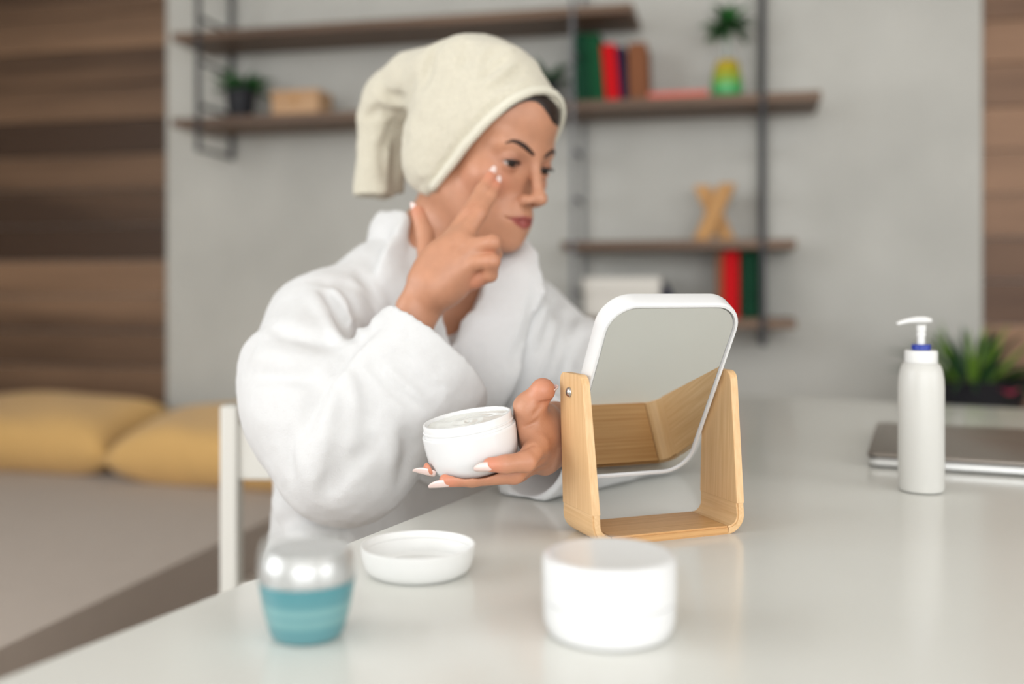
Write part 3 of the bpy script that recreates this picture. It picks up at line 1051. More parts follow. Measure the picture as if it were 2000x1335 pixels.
# ---- teal jar
tpnt = tp_(600, 1240)
tj = empty('teal_jar', tpnt)
tag(tj, 'small teal glass jar with clear silvery cap at the front left', 'jar')
o = link('body', lathe_mesh('body', [(0, .0004), (.019, 0), (.0228, .0014), (.0248, .005), (.0288, .020), (.0318, .038), (.0318, .0385), (0, .0385)], 56), M['teal'], tj)
smooth_by_angle(o, 40)
o = link('inner_cap', lathe_mesh('inner_cap', [(0, .0388), (.0305, .0388), (.0312, .042), (.0300, .053), (.0268, .0575), (0, .0585)], 56), M['pearl'], tj)
smooth_by_angle(o, 40)
o = link('cap', lathe_mesh('cap', [(.0316, .0388), (.0332, .0388), (.0332, .046), (.0326, .057), (.0308, .0640), (.0272, .0668), (.015, .0676), (0, .0678), (0, .0608), (.0268, .0600), (.0306, .054), (.0318, .043), (.0316, .0388)], 56), M['clear'], tj)
smooth_by_angle(o, 40)
# ---- pump bottle
bp_ = tp_(1799, 958)
bt = empty('pump_bottle', bp_)
tag(bt, 'tall white pump bottle with blue ring in front of the laptop', 'bottle')
o = link('body', lathe_mesh('body', [(0, .001), (.020, .0004), (.0238, .0016), (.0250, .005), (.0250, .118), (.0245, .128), (.0232, .137), (.0210, .1435), (.0180, .1465), (0, .1465)], 56), M['bottle'], bt)
smooth_by_angle(o, 40)
n = 72
prof = [(0, .1467), (.0176, .1467), (.0178, .1475), (.0178, .159), (.0172, .1605), (0, .1605)]
o = link('collar', lathe_mesh('collar', prof, n), M['matt_plastic'], bt)
for v in o.data.vertices:
    r = math.hypot(v.co.x, v.co.y)
    if r > .0177:
        k = int(round(math.atan2(v.co.y, v.co.x) / (2 * math.pi / n)))
        if k % 2:
            v.co.x *= .984
            v.co.y *= .984
smooth_by_angle(o, 40)
o = link('lock_ring', lathe_mesh('lock_ring', [(0, .1607), (.0098, .1607), (.0103, .1612), (.0103, .1668), (.0098, .1674), (0, .1674)], 36), M['blue'], bt)
smooth_by_angle(o, 40)
o = link('stem', lathe_mesh('stem', [(0, .1675), (.0043, .1675), (.0043, .1765), (.0052, .1768), (.0052, .1795), (.0047, .180), (.0047, .182), (.0053, .1822), (.0056, .1895), (0, .1895)], 28), M['matt_plastic'], bt)
smooth_by_angle(o, 40)
hd = [(.0125, 0, .1932), (.0105, 0, .1945), (.004, 0, .1952), (-.006, 0, .1952), (-.016, 0, .1942), (-.024, 0, .1922), (-.0285, 0, .1905)]
o = link('pump_head', tube_mesh('pump_head', hd, [.0018, .0046, .0060, .0056, .0042, .0036, .0030], 16, .72), M['matt_plastic'], bt, smooth=True)
o.rotation_euler = (0, 0, math.radians(4))

# ---- laptop
lf = tp_(1693, 912)
lx_ = Vector((.925, -.38, 0)).normalized()
ly_ = Vector((-lx_.y, lx_.x, 0))
lap = empty('laptop')
lap.matrix_world = frame(lf, lx_, ly_, Vector((0, 0, 1)))
tag(lap, 'closed silver laptop lying behind the pump bottle', 'laptop')
def slab(name, w, d, z0, z1, r, mat, inset=0.0):
    bm = bmesh.new()
    R = []
    e = min(.002, (z1 - z0) / 3)
    for i, z in ((e, z0), (0, z0 + e), (0, z1 - e), (e, z1)):
        R.append([bm.verts.new((x + w / 2, y + d / 2, z)) for x, y in rrect(w - 2 * i - 2 * inset, d - 2 * i - 2 * inset, r, 6)])
    m = len(R[0])
    for a_, b_ in zip(R, R[1:]):
        for i in range(m):
            bm.faces.new((a_[i], a_[(i + 1) % m], b_[(i + 1) % m], b_[i]))
    bm.faces.new(R[0][::-1]); bm.faces.new(R[-1])
    bmesh.ops.recalc_face_normals(bm, faces=bm.faces[:])
    return smooth_by_angle(link(name, mesh_of(bm, name), mat, lap), 40)
LW, LD = .400, .325
slab('base', LW, LD, .0025, .0122, .012, M['alu_edge'])
slab('gasket', LW, LD, .0122, .0136, .012, M['dark'], .0015)
slab('lid', LW, LD, .0136, .0190, .012, M['alu'])
for x in (.04, LW - .04):
    for y in (.03, LD - .03):
        o = link('foot', lathe_mesh('foot', [(0, 0), (.006, 0), (.006, .0026), (0, .0026)], 12), M['dark'], lap)
        o.location = (x, y, 0)

# ---- plant behind the table on a stool
sx, sy = 1900, 2.42
ppos = at(sx, 795, sy)
ZP = .62
st = empty('plant_stool', (ppos[0], ppos[1], 0))
tag(st, 'small stool under the spiky plant behind the table', 'stool')
link('seat', lathe_mesh('seat', [(0, ZP - .025), (.17, ZP - .025), (.175, ZP - .02), (.175, ZP - .004), (.171, ZP), (0, ZP)], 40), M['chair'], st)
for k in range(4):
    a = math.pi / 4 + k * math.pi / 2
    link('leg', tube_mesh('leg', [(.15 * math.cos(a), .15 * math.sin(a), 0), (.11 * math.cos(a), .11 * math.sin(a), ZP - .024)], .014, 10), M['chair'], st)
pl = empty('potted_plant', (ppos[0], ppos[1], ZP))
tag(pl, 'spiky green plant in a black pot behind the laptop', 'plant', 'potted plants')
pot(pl, .09, .125, .135, M['pot'])
foliage(pl, 60, .185, .017, .125, .05, [M['leaf3'], M['leaf2'], M['leaf3']], (10, 86), (.1, .9), 12)
fl_ = at(1972, 770, 2.30)
fp = empty('flower', (fl_[0], fl_[1], ZP))
# pink blossoms on their own stem in the same pot
tag(fp, 'pink blossom at the right edge beside the spiky plant', 'flower')
fz = fl_[2] - ZP
link('stem', tube_mesh('stem', [(-.03, .09, .125), (-.01, .03, fz - .03), (0, 0, fz)], .003, 8), M['leaf3'], fp)
for k in range(7):
    a = k * 2 * math.pi / 7
    pm_ = leaf_mesh('petal', .036, .03, .9, 4, .1)
    pm_.materials.append(M['pink'])
    o = link('petal', pm_, None, fp)
    o.matrix_local = Matrix.Translation((0, 0, fz)) @ Matrix.Rotation(a, 4, 'Z') @ Matrix.Rotation(math.radians(-45), 4, 'Y')

# ================================================================== the jar held in the hand
JC = at(921, 866, .945)                     # centre of the jar
jx = Vector((.985, .03, .170)).normalized()
jz = Vector((-.170, -.070, .985)).normalized()
jy = jz.cross(jx).normalized()
jx = jy.cross(jz).normalized()
jz_n, jx_n, jy_n = np.array(jz), np.array(jx), np.array(jy)
JBASE = JC - jz_n * .0265
hj = empty('cream_jar')
hj.matrix_world = frame(JBASE, jx, jy, jz)
tag(hj, 'open white jar full of face cream held in the left hand', 'jar')
JR = .0445
o = link('body', lathe_mesh('body', [(0, .0006), (.027, 0), (.0325, .0014), (.0375, .0050), (.0412, .0105), (.0432, .018), (.0443, .028), (.0448, .0385), (.0449, .0405), (.0444, .0412), (.0427, .0414), (.0425, .0425), (.0425, .0438), (.0434, .0444), (.0434, .0455), (.0425, .0461), (.0424, .0515), (.0419, .0522), (.0405, .0522), (.0400, .0515), (.0398, .040), (0, .039)], 88), M['white_plastic'], hj)
smooth_by_angle(o, 40)
# cream: swirled surface
n, mN = 72, 18
vs_, fs = [(0, 0, .0462)], []
for i in range(1, mN + 1):
    r = .0397 * i / mN
    for k in range(n):
        a = 2 * math.pi * k / n
        x, y = r * math.cos(a), r * math.sin(a)
        z = .0478 + .0004 * math.sin(20 * (i / mN) + 2.0 * a) + .0011 * math.sin(70 * x + 30 * y) + .0010 * max(0, math.sin(110 * (x * .35 + y * .9) + 1)) ** 4
        z += .0020 * max(0, (i / mN - .72) / .28) * (1 + math.sin(3 * a + 1)) * .5
        vs_.append((x, y, z))
for k in range(n):
    fs.append((0, 1 + k, 1 + (k + 1) % n))
for i in range(mN - 1):
    for k in range(n):
        a_, b_ = 1 + i * n + k, 1 + i * n + (k + 1) % n
        fs.append((a_, a_ + n, b_ + n, b_))
me = bpy.data.meshes.new('cream')
me.from_pydata(vs_, [], fs)
link('cream', me, M['cream'], hj, smooth=True)

# ================================================================== the person
yaw, pit, rol = math.radians(49), math.radians(17), math.radians(3)
HF0 = np.array((math.sin(yaw), -math.cos(yaw), 0))
HR0 = np.array((-math.cos(yaw), -math.sin(yaw), 0))           # her right
HF = HF0 * math.cos(pit) - np.array((0, 0, 1)) * math.sin(pit)
HU0 = HF0 * math.sin(pit) + np.array((0, 0, 1)) * math.cos(pit)
HR = HR0 * math.cos(rol) + HU0 * math.sin(rol)
HU = HU0 * math.cos(rol) - HR0 * math.sin(rol)
HO = np.array((-.0390, 1.295, 1.147))
HB = np.stack([HR, HF, HU])                                   # rows: right, forward, up
def hw_(p):
    p = np.asarray(p, float)
    return HO + p @ HB
def hl(P):
    return (np.asarray(P) - HO) @ HB.T
class Loc:
    """evaluate a primitive written in head coordinates on the world grid"""
    def __init__(s, prim):
        s.p = prim
    def world(s):
        f, lo, hi = s.p
        cs = np.array([hw_((x, y, z)) for x in (lo[0], hi[0]) for y in (lo[1], hi[1]) for z in (lo[2], hi[2])])
        def g(X, Y, Z):
            x, y, z = X - HO[0], Y - HO[1], Z - HO[2]
            return f(*(HB[i, 0] * x + HB[i, 1] * y + HB[i, 2] * z for i in range(3)))
        return g, cs.min(0), cs.max(0)
def H(prim):
    return Loc(prim).world()

TF = np.array((math.sin(math.radians(42)), -math.cos(math.radians(42)), 0))     # way the chest faces
TR = np.array((-math.cos(math.radians(42)), -math.sin(math.radians(42)), 0))    # her right
TU = np.array((0, 0, 1.0))
TB = np.stack([TR, TF, TU])
NB = np.array((-.112, 1.345, 1.0))                            # neck base
SHR, SHL = np.array((-.232, 1.215, .925)), np.array((.012, 1.425, .925))
ELR, WRR = at(690, 930, 1.095), at(812, 612, 1.128)
ELL, WRL = np.array((.160, 1.255, .800)), at(1083, 846, 1.012)

# ---------------------------------------------------------------- head, neck and upper chest
g = Grid((-.24, 1.10, .86), (.12, 1.50, 1.31), .0019)
E2 = ((1, 1), (-1, 1))
g.op(H(ell((0, -.018, .046), (.072, .090, .080))))
g.op(H(ell((0, .030, .056), (.061, .064, .054))), .03)
g.op(H(ell((0, .030, -.014), (.0585, .058, .082))), .03)
g.op(H(ell((0, .058, -.080), (.031, .034, .025))), .03)
for s in (1, -1):
    g.op(H(rc((s * .052, -.006, -.048), (s * .020, .060, -.094), .015, .013)), .035)
    g.op(H(ell((s * .041, .056, -.022), (.021, .021, .018))), .022)
    g.op(H(rc((s * .042, .068, .021), (s * .008, .082, .017), .010, .008)), .016)
g.op(H(ell((0, .082, -.096), (.014, .014, .011))), .018)
for s in (1, -1):
    g.op(H(ell((s * .0325, .103, .001), (.0185, .0165, .0115))), .012, '-')
g.op(H(rc((0, .086, .014), (0, .1105, -.030), .0058, .0074)), .011)
g.op(H(ell((0, .1145, -.0340), (.0082, .0088, .0078))), .008)
for s in (1, -1):
    g.op(H(ell((s * .0108, .1025, -.0385), (.0062, .0096, .0062))), .006)
    g.op(H(ell((s * .0056, .1095, -.0445), (.0032, .0050, .0028))), .003, '-')
g.op(H(ell((0, .070, -.064), (.028, .029, .021))), .022)
for s in (1, -1):
    g.op(H(rc((s * .0205, .0880, -.0650), (s * .004, .0988, -.0612), .0024, .0040)), .0035)
    g.op(H(rc((s * .0185, .0880, -.0675), (0, .0968, -.0712), .0024, .0052)), .004)
    g.op(H(rc((s * .0245, .0890, -.0662), (0, .1040, -.0658), .0013, .0014)), .0025, '-')
EYE = np.array((.0325, .0745, .0010))
ER = .0123
for s in (1, -1):
    c = EYE * (s, 1, 1)
    g.op(H(ell(c, .0146)), .005)
    def slot(x, y, z, c=c):
        q = np.clip(1 - ((x - c[0]) / .0150) ** 2, -.6, 1)
        d = np.maximum(z - (c[2] + .0018 * q), (c[2] - .0056 * q - .0004) - z)
        d = np.maximum(d, np.abs(x - c[0]) - .0150)
        return np.maximum(d, (c[1] + .004) - y)
    g.op(H((slot, c + (-.016, .002, -.009), c + (.016, .022, .009))), .0015, '-')
# neck, trapezius, upper chest
g.op(rc(NB + (0, 0, -.03), hw_((0, -.022, -.060)), .060, .050), .03)
g.op(rc(hw_((0, .01, -.075)), NB + TF * .035, .030, .038), .03)
g.op(rc(NB, SHR + (.03, .02, -.01), .050, .045), .05)
g.op(rc(NB, SHL + (-.03, -.02, -.01), .050, .045), .05)
g.op(ell((-.122, 1.348, .90), (.155, .095, .12), TB), .05)
for s in (1, -1):
    g.op(rc(NB + TF * .055 + TR * s * .015 + (0, 0, -.02), NB + TF * .03 + TR * s * .11 + (0, 0, .0), .010, .009), .018)
head_grid = g
Ph, Fh = g.mesh()
Ph = relax(Ph, Fh, 2)

# ---------------------------------------------------------------- hands
def V3(*p):
    return at(*p)
# left hand holding the jar
LH = {
    'thumb': ([at(1064, 850, .988), at(1036, 832, .958), at(1034, 797, .950), at(1061, 762, .944)], [.0180, .0168, .0142, .0104]),
    'index': ([at(1066, 846, .975), at(1049, 868, .938), at(1026, 901, .9085), at(988, 906, .8985), at(957, 907, .8975)], [.0135, .0108, .0095, .0082, .0066]),
    'middle': ([at(1066, 858, .985), at(1047, 885, .953), at(1004, 924, .926), at(922, 932, .914), at(872, 937, .912)], [.0140, .0112, .0096, .0084, .0066]),
    'ring': ([at(1070, 866, .995), at(1056, 892, .972), at(1004, 924, .953), at(900, 926, .936), at(842, 914, .930)], [.0140, .0108, .0092, .0084, .0074]),
    'little': ([at(1076, 868, 1.004), at(1064, 893, .990), at(1014, 924, .980), at(968, 924, .972), at(930, 921, .968)], [.0125, .0096, .0082, .0072, .0058]),
}
g = Grid(at(800, 985, .985) * (1, 0, 1) + (0, .86, 0), (.14, 1.19, .905), .00125)
g.op(flat(WRL + (WRL - ELL) * -.55, WRL, (0, 0, 1), (.033, .033), (.0265, .0215)), 0)
g.op(flat(WRL, at(1062, 858, .985), (0, 0, 1), (.0265, .0205), (.033, .0165)), .02)
for nm in ('index', 'middle', 'ring', 'little', 'thumb'):
    p, r = LH[nm]
    g.op(rc(p[0], p[1], r[0], r[1]), .016)
    for i in range(1, len(p) - 1):
        g.op(rc(p[i], p[i + 1], r[i], r[i + 1]), .0035 if nm != 'thumb' else .009)
g.op(ell(at(1056, 836, .975), (.019, .022, .020)), .016)                      # ball of the thumb
g.op(ell(LH['thumb'][0][3] + np.array((-.001, -.001, .000)), (.0104, .0100, .0104)), .006)
# the jar presses into palm and fingers
jm = np.array(JBASE)
def jar_f(X, Y, Z):
    x, y, z = X - jm[0], Y - jm[1], Z - jm[2]
    h = x * jz_n[0] + y * jz_n[1] + z * jz_n[2]
    a_ = x * jx_n[0] + y * jx_n[1] + z * jx_n[2]
    b_ = x * jy_n[0] + y * jy_n[1] + z * jy_n[2]
    r = np.sqrt(a_ * a_ + b_ * b_)
    R = .0338 + .0112 * np.sqrt(np.clip(1 - (1 - np.clip(h / .022, 0, 1)) ** 2, 0, 1))
    return np.maximum(np.maximum(r - R, -h), h - .052)
g.op((jar_f, JC - .062, JC + .062), .003, '-')
# creases
g.crease([(1075, 783), (1063, 786), (1050, 789)], .0024, .0026)
g.crease([(1060, 790), (1050, 800), (1041, 811)], .0022, .0020)
g.crease([(1052, 818), (1038, 828), (1024, 834)], .0022, .0014)
g.crease([(1020, 880), (1034, 872), (1046, 868)], .0018, .0012)
for a_ in (1018, 1026, 1034):
    g.crease([(a_, 893, .86, 1.0), (a_ + 3, 912, .86, 1.0)] if False else [g.hit(a_, 893), g.hit(a_ + 4, 914)] if g.hit(a_, 893) is not None and g.hit(a_ + 4, 914) is not None else [], .0014, .0005)
Pl, Fl = g.mesh()
Pl = relax(Pl, Fl, 4)

# right hand raised to the cheek
RH = {
    'index': ([at(846, 545, 1.130), at(878, 474, 1.145), at(915, 416, 1.150), at(942, 371, 1.166), at(958, 344, 1.176)], [.0135, .0112, .0092, .0080, .0066]),
    'middle': ([at(852, 550, 1.125), at(902, 466, 1.132), at(936, 417, 1.147), at(956, 384, 1.166), at(968, 362, 1.178)], [.0140, .0114, .0092, .0080, .0064]),
    'ring': ([at(852, 560, 1.122), at(912, 484, 1.122), at(962, 474, 1.108), at(966, 497, 1.126), at(946, 508, 1.142)], [.0135, .0110, .0092, .0082, .0070]),
    'little': ([at(850, 572, 1.120), at(918, 513, 1.116), at(962, 510, 1.104), at(958, 537, 1.114), at(934, 549, 1.124)], [.0130, .0100, .0084, .0076, .0064]),
    'thumb': ([at(832, 572, 1.140), at(836, 512, 1.168), at(830, 456, 1.186), at(816, 414, 1.196)], [.0150, .0125, .0108, .0085]),
}
g = Grid(at(760, 720, 1.06) * (1, 0, 1) + (0, 1.055, 0), at(985, 325, 1.2) * (1, 0, 1) + (.01, 1.235, 0), .0015)
g.op(flat(WRR + (WRR - ELR) * -.35, WRR, (1, .3, .35), (.028, .026), (.0200, .0165)), 0)
g.op(flat(WRR, at(838, 566, 1.128), (1, .3, .45), (.0200, .0165), (.0265, .0155)), .02)
for nm in ('index', 'middle', 'ring', 'little', 'thumb'):
    p, r = RH[nm]
    g.op(rc(p[0], p[1], r[0], r[1]), .018)
    for i in range(1, len(p) - 1):
        g.op(rc(p[i], p[i + 1], r[i], r[i + 1]), .0035)
g.op(ell(at(870, 530, 1.130), (.034, .017, .036), np.stack([(.86, 0, -.5), (0, 1, 0), (.5, 0, .86)])), .02)
for a_, b_ in (((880, 478), (905, 466)), ((906, 470), (914, 486)), ((914, 492), (920, 510))):      # valleys between the knuckles
    h1 = g.hit((a_[0] + b_[0]) / 2, (a_[1] + b_[1]) / 2, 1.05, 1.22)
    if h1 is not None:
        g.crease([h1, h1 + (WRR - h1) * .28], .004, .0014)
Pr, Fr = g.mesh()
Pr = relax(Pr, Fr, 2)

# ---------------------------------------------------------------- arms, trunk and legs (inside the robe)
g = Grid((-.45, .72, -.01), (.30, 1.66, .99), .0085)
HIP = np.array((-.185, 1.39, .57))
KNR, KNL = np.array((-.135, .985, .515)), np.array((.035, 1.005, .515))
FTR, FTL = np.array((-.150, 1.00, .055)), np.array((.020, 1.02, .055))
g.op(ell((-.122, 1.348, .88), (.135, .088, .13), TB))
g.op(rc((-.15, 1.36, .80), (-.19, 1.38, .62), .085, .095), .08)
g.op(ell(HIP, (.155, .115, .10), TB), .08)
for hip, kn, ft in ((HIP + (-.03, -.03, -.02), KNR, FTR), (HIP + (.10, .01, -.02), KNL, FTL)):
    g.op(rc(hip, kn, .070, .054), .05)
    g.op(rc(kn, ft + (0, .02, .03), .050, .036), .03)
    g.op(rc(ft + (0, .02, 0), ft + (.01, -.13, -.022), .036, .026), .03)
for sh, el, wr in ((SHR, ELR, WRR), (SHL, ELL, WRL)):
    g.op(rc(sh, el, .046, .037), .04)
    g.op(rc(el, el + (wr - el) * .8, .037, .026), .02)
Pb, Fb = g.mesh()
Pb = relax(Pb, Fb, 2)
del g

# skin tints that belong to the skin itself: lips, flush of cheeks and fingertips; plus painted eyelid shade
skin = np.array(srgb(188, 135, 106)[:3])
P, F = join_parts([(Pb, Fb), (Ph, Fh), (Pl, Fl), (Pr, Fr)])
cols = np.tile(skin, (len(P), 1))
def tint(w, rgb):
    global cols
    w = np.clip(w, 0, 1)[:, None]
    cols = cols * (1 - w) + np.array(srgb(*rgb)[:3]) * w
L = hl(P)
nearhead = np.linalg.norm(P - HO, axis=1) < .2
x, y, z = np.abs(L[:, 0]), L[:, 1], L[:, 2]
tint(nearhead * .35 * np.exp(-((x - .043) ** 2 + (z + .028) ** 2) / .018 ** 2) * (y > .03), (214, 128, 104))
up = -.0588 - .0052 * (x / .023) ** 2 + .0012 * np.exp(-((x - .006) / .004) ** 2)
lo = -.0760 + .0100 * (x / .0235) ** 2
lipm = np.minimum((up - z) / .0014, (z - lo) / .0018)
tint(nearhead * (y > .075) * np.clip(lipm, 0, 1) * (x < .0245), (150, 74, 68))
tint(nearhead * .65 * np.exp(-(((x - .0325) / .017) ** 2 + ((z - .0035) / .009) ** 2)) * (y > .06), (138, 88, 72))  # shade round the eyes and lid crease painted into the skin colour
for d, w in ((LH, .5), (RH, .35)):
    for nm, (pp, rr) in d.items():
        dd = np.linalg.norm(P - pp[-1], axis=1)
        tint(w * np.exp(-(dd / .013) ** 2), (222, 128, 104))
        dd = np.linalg.norm(P - pp[-3], axis=1)
        tint(.25 * np.exp(-(dd / .010) ** 2), (200, 124, 96))

m, nt, p = new_mat('skin')
at_ = nt.nodes.new('ShaderNodeAttribute')
at_.attribute_name = 'tint'
nz = nt.nodes.new('ShaderNodeTexNoise')
nz.inputs['Scale'].default_value = 70
nz.inputs['Detail'].default_value = 7
tc = nt.nodes.new('ShaderNodeTexCoord')
nt.links.new(tc.outputs['Object'], nz.inputs['Vector'])
mr = nt.nodes.new('ShaderNodeMapRange')
mr.inputs['To Min'].default_value, mr.inputs['To Max'].default_value = .86, 1.12
nt.links.new(nz.outputs[0], mr.inputs['Value'])
ml = nt.nodes.new('ShaderNodeVectorMath')
ml.operation = 'SCALE'
nt.links.new(at_.outputs['Color'], ml.inputs[0])
nt.links.new(mr.outputs[0], ml.inputs['Scale'])
nt.links.new(ml.outputs[0], p.inputs['Base Color'])
p.inputs['Roughness'].default_value = .42
p.inputs['Specular IOR Level'].default_value = .4
p.inputs['Subsurface Weight'].default_value = .06
p.inputs['Subsurface Radius'].default_value = (.008, .003, .0015)
p.inputs['Subsurface Scale'].default_value = 1.0
b2 = nt.nodes.new('ShaderNodeTexNoise')
b2.inputs['Scale'].default_value = 420
b2.inputs['Detail'].default_value = 3
nt.links.new(tc.outputs['Object'], b2.inputs['Vector'])
bp = nt.nodes.new('ShaderNodeBump')
bp.inputs['Strength'].default_value = .22
bp.inputs['Distance'].default_value = .001
nt.links.new(b2.outputs[0], bp.inputs['Height'])
nt.links.new(bp.outputs[0], p.inputs['Normal'])
M['skin'] = m
person = link('person', quads('person', P, F, cols), M['skin'])
tag(person, 'person in white bathrobe and cream towel turban touching the cheek', 'person')

# ---------------------------------------------------------------- eyes, brows, lashes
m, nt, p = new_mat('eyeball')
tc = nt.nodes.new('ShaderNodeTexCoord')
sp_ = nt.nodes.new('ShaderNodeSeparateXYZ')
nt.links.new(tc.outputs['Object'], sp_.inputs[0])
cr = nt.nodes.new('ShaderNodeValToRGB')
el = cr.color_ramp.elements
for _ in range(3):
    el.new(.5)
for e, (t, c) in zip(el, ((0, (216, 206, 200)), (.835, (206, 196, 190)), (.86, (40, 26, 20)), (.955, (62, 40, 28)), (.968, (8, 6, 6)))):
    e.position, e.color = t, srgb(*c)
mr = nt.nodes.new('ShaderNodeMapRange')
mr.inputs['From Min'].default_value, mr.inputs['From Max'].default_value = 0, ER
nt.links.new(sp_.outputs[2], mr.inputs['Value'])
nt.links.new(mr.outputs[0], cr.inputs[0])
nt.links.new(cr.outputs[0], p.inputs['Base Color'])
p.inputs['Roughness'].default_value = .1
gaze = Vector(HF * .86 - HU * .24 + HR * .16).normalized()
em = lathe_mesh('eye', [(ER * math.sin(math.radians(a)), -ER * math.cos(math.radians(a))) for a in range(0, 181, 6)], 40)
em.materials.append(m)
for s in (1, -1):
    o = link('eye', em, None, person, smooth=True)
    c = hw_(EYE * (s, 1, 1))
    o.matrix_local = Matrix.Translation(Vector(c)) @ gaze.to_track_quat('Z', 'Y').to_matrix().to_4x4()
def on_face(x, z, lift=0.0):
    """project a point of the face outline straight back onto the head"""
    for y in np.arange(.13, .0, -.0008):
        w = hw_((x, y, z))
        i = np.rint((w - head_grid.lo) / head_grid.res).astype(int)
        if head_grid.v[tuple(i)] < 0:
            return hw_((x, y + lift, z))
    return hw_((x, .05, z))
for s in (1, -1):
    pts = [(.0110, .0165), (.018, .0205), (.026, .0240), (.034, .0265), (.041, .0262), (.0485, .0215)]
    pp = [on_face(s * a, b, .0002) for a, b in pts]
    o = link('eyebrow', tube_mesh('eyebrow', pp, [.0019, .0028, .0030, .0027, .0020, .0008], 10, 1.0), M['brow'], person, smooth=True)
    pts = []
    for k in range(9):
        q = -1 + k / 4
        xx = EYE[0] + q * .0148
        zz = EYE[2] + .0018 * (1 - q * q) + .0006
        pts.append(hw_((s * xx, EYE[1] + math.sqrt(max(0, .0150 ** 2 - (q * .0120) ** 2)), zz)))
    link('eyelash', tube_mesh('eyelash', pts, [.0006, .0011, .0014, .0016, .0017, .0018, .0019, .0017, .0008], 8), M['lash'], person, smooth=True)

# ---------------------------------------------------------------- fingernails
def nail(pos, along, normal, L_, w):
    along, normal = Vector(along).normalized(), Vector(normal)
    normal = (normal - along * normal.dot(along)).normalized()
    side = along.cross(normal)
    nu, nw = 12, 8
    vs_, fs = [], []
    for layer in (0, 1):
        for i in range(nu + 1):
            t = i / nu
            ww_ = w / 2 * (1 if t < .45 else math.sqrt(max(0, 1 - ((t - .45) / .57) ** 2.2))) * (.86 + .14 * min(1, t / .25))
            for j in range(nw + 1):
                q = j / nw * 2 - 1
                vs_.append((L_ * (t - .42), q * ww_, -.38 * w * (q * ww_ / (w / 2)) ** 2 * .9 - .02 * L_ * (t - .3) ** 2 * 4 - layer * .0007))
    k = (nu + 1) * (nw + 1)
    for i in range(nu):
        for j in range(nw):
            a_ = i * (nw + 1) + j
            f = (a_, a_ + nw + 1, a_ + nw + 2, a_ + 1)
            fs.append(f)
            fs.append(tuple(q + k for q in f[::-1]))
    rim = [i * (nw + 1) for i in range(nu + 1)] + [nu * (nw + 1) + j for j in range(1, nw + 1)] + [i * (nw + 1) + nw for i in range(nu - 1, -1, -1)] + [j for j in range(nw - 1, 0, -1)]
    for a_, b_ in zip(rim, rim[1:] + rim[:1]):
        fs.append((a_, b_, b_ + k, a_ + k))
    me = bpy.data.meshes.new('fingernail')
    me.from_pydata(vs_, [], fs)
    bm = bmesh.new()
    bm.from_mesh(me)
    bmesh.ops.recalc_face_normals(bm, faces=bm.faces[:])
    bm.to_mesh(me)
    bm.free()
    o = link('fingernail', me, M['nail'], person, smooth=True)
    o.matrix_local = frame(Vector(pos), along, side, normal)
    return o
def finger_nail(d, nm, normal, L_, w, fwd=.006, out=.82):
    pp, rr = d[nm]
    al = Vector(pp[-1] - pp[-2]).normalized()
    nn = Vector(normal)
    nn = (nn - al * nn.dot(al)).normalized()
    nail(Vector(pp[-1]) + al * fwd + nn * rr[-1] * out, al, nn, L_, w)
finger_nail(LH, 'index', (0, -.86, -.5), .0205, .0106, .0030, 1.02)
finger_nail(LH, 'middle', (.05, -.70, -.70), .0215, .0100, .0045, 1.03)
finger_nail(LH, 'ring', (.05, -.60, -.80), .0215, .0098, .0045, 1.02)
finger_nail(LH, 'little', (.05, -.3, -.95), .0160, .0078, .004, .86)
finger_nail(LH, 'thumb', (.82, .22, -.45), .0150, .0130, .0030, .98)
finger_nail(RH, 'index', (-.35, -.9, .05), .0170, .0092, .0030, .86)
finger_nail(RH, 'middle', (-.15, -.95, .1), .0170, .0090, .0030, .86)
finger_nail(RH, 'ring', (0, .6, -.8), .0140, .0085, .003, .86)
finger_nail(RH, 'little', (.1, -.2, -.95), .0120, .0075, .002, .86)
finger_nail(RH, 'thumb', (-.8, -.5, .1), .0160, .0105, .004, .84)
# dab of cream on the cheek beside the fingertips
dab = on_face(.046, -.034, 0)
o = link('cream_dab', lathe_mesh('cream_dab', [(0, -.002), (.0035, -.0015), (.005, 0), (.0035, .0016), (0, .0021)], 16), M['cream'], person, smooth=True)
o.matrix_local = frame(Vector(dab), Vector(HU * .8 + HF * .6).normalized(), Vector(np.cross(HR, HU * .8 + HF * .6)).normalized(), Vector(HR)) @ Matrix.Diagonal((1.9, 1, 1, 1))

# ---------------------------------------------------------------- hair under the towel
CC = np.array((0, -.018, .046))             # centre of the skull in head coordinates
EARB, PEAK = np.array((.082, -.006, -.052)), np.array((.020, .078, .101))
def wedge(x, y, z, off=0.0, spread=1.0):
    """> 0 in front of the towel's two edges: the open face"""
    out = None
    for s in (1, -1):
        e, pk = EARB * (s, 1, 1), PEAK * (1, 1, 1)
        n_ = np.cross(pk - e, np.array((s * 1.0, .25, .1)))
        n_ /= np.linalg.norm(n_)
        if n_[1] < 0:
            n_ = -n_
        d = (x - e[0]) * n_[0] + (y - e[1]) * n_[1] + (z - e[2]) * n_[2] - off
        out = d if out is None else np.minimum(out, d)
    return out
def shell(c, r, off):
    f, lo, hi = ell(c, r)
    return (lambda x, y, z: np.maximum(f(x, y, z), wedge(x, y, z, off))), lo, hi
g = Grid(hw_((0, 0, .04)) - .13, hw_((0, 0, .04)) + .13, .0024)
g.op(H(ell((0, -.018, .046), (.0728, .0912, .0808))))
g.op(H(ell((0, .030, .056), (.0620, .0650, .0550))), .03)
fH = H((lambda x, y, z: -wedge(x, y, z, .011 + .020 * np.exp(-((x + .010) / .030) ** 2)), (-.12, -.14, -.10), (.12, .14, .16)))
g.op(fH, .003, '-')
P, F = g.mesh()
hair = link('hair', quads('hair', relax(P, F, 2), F), M['hair'], person)

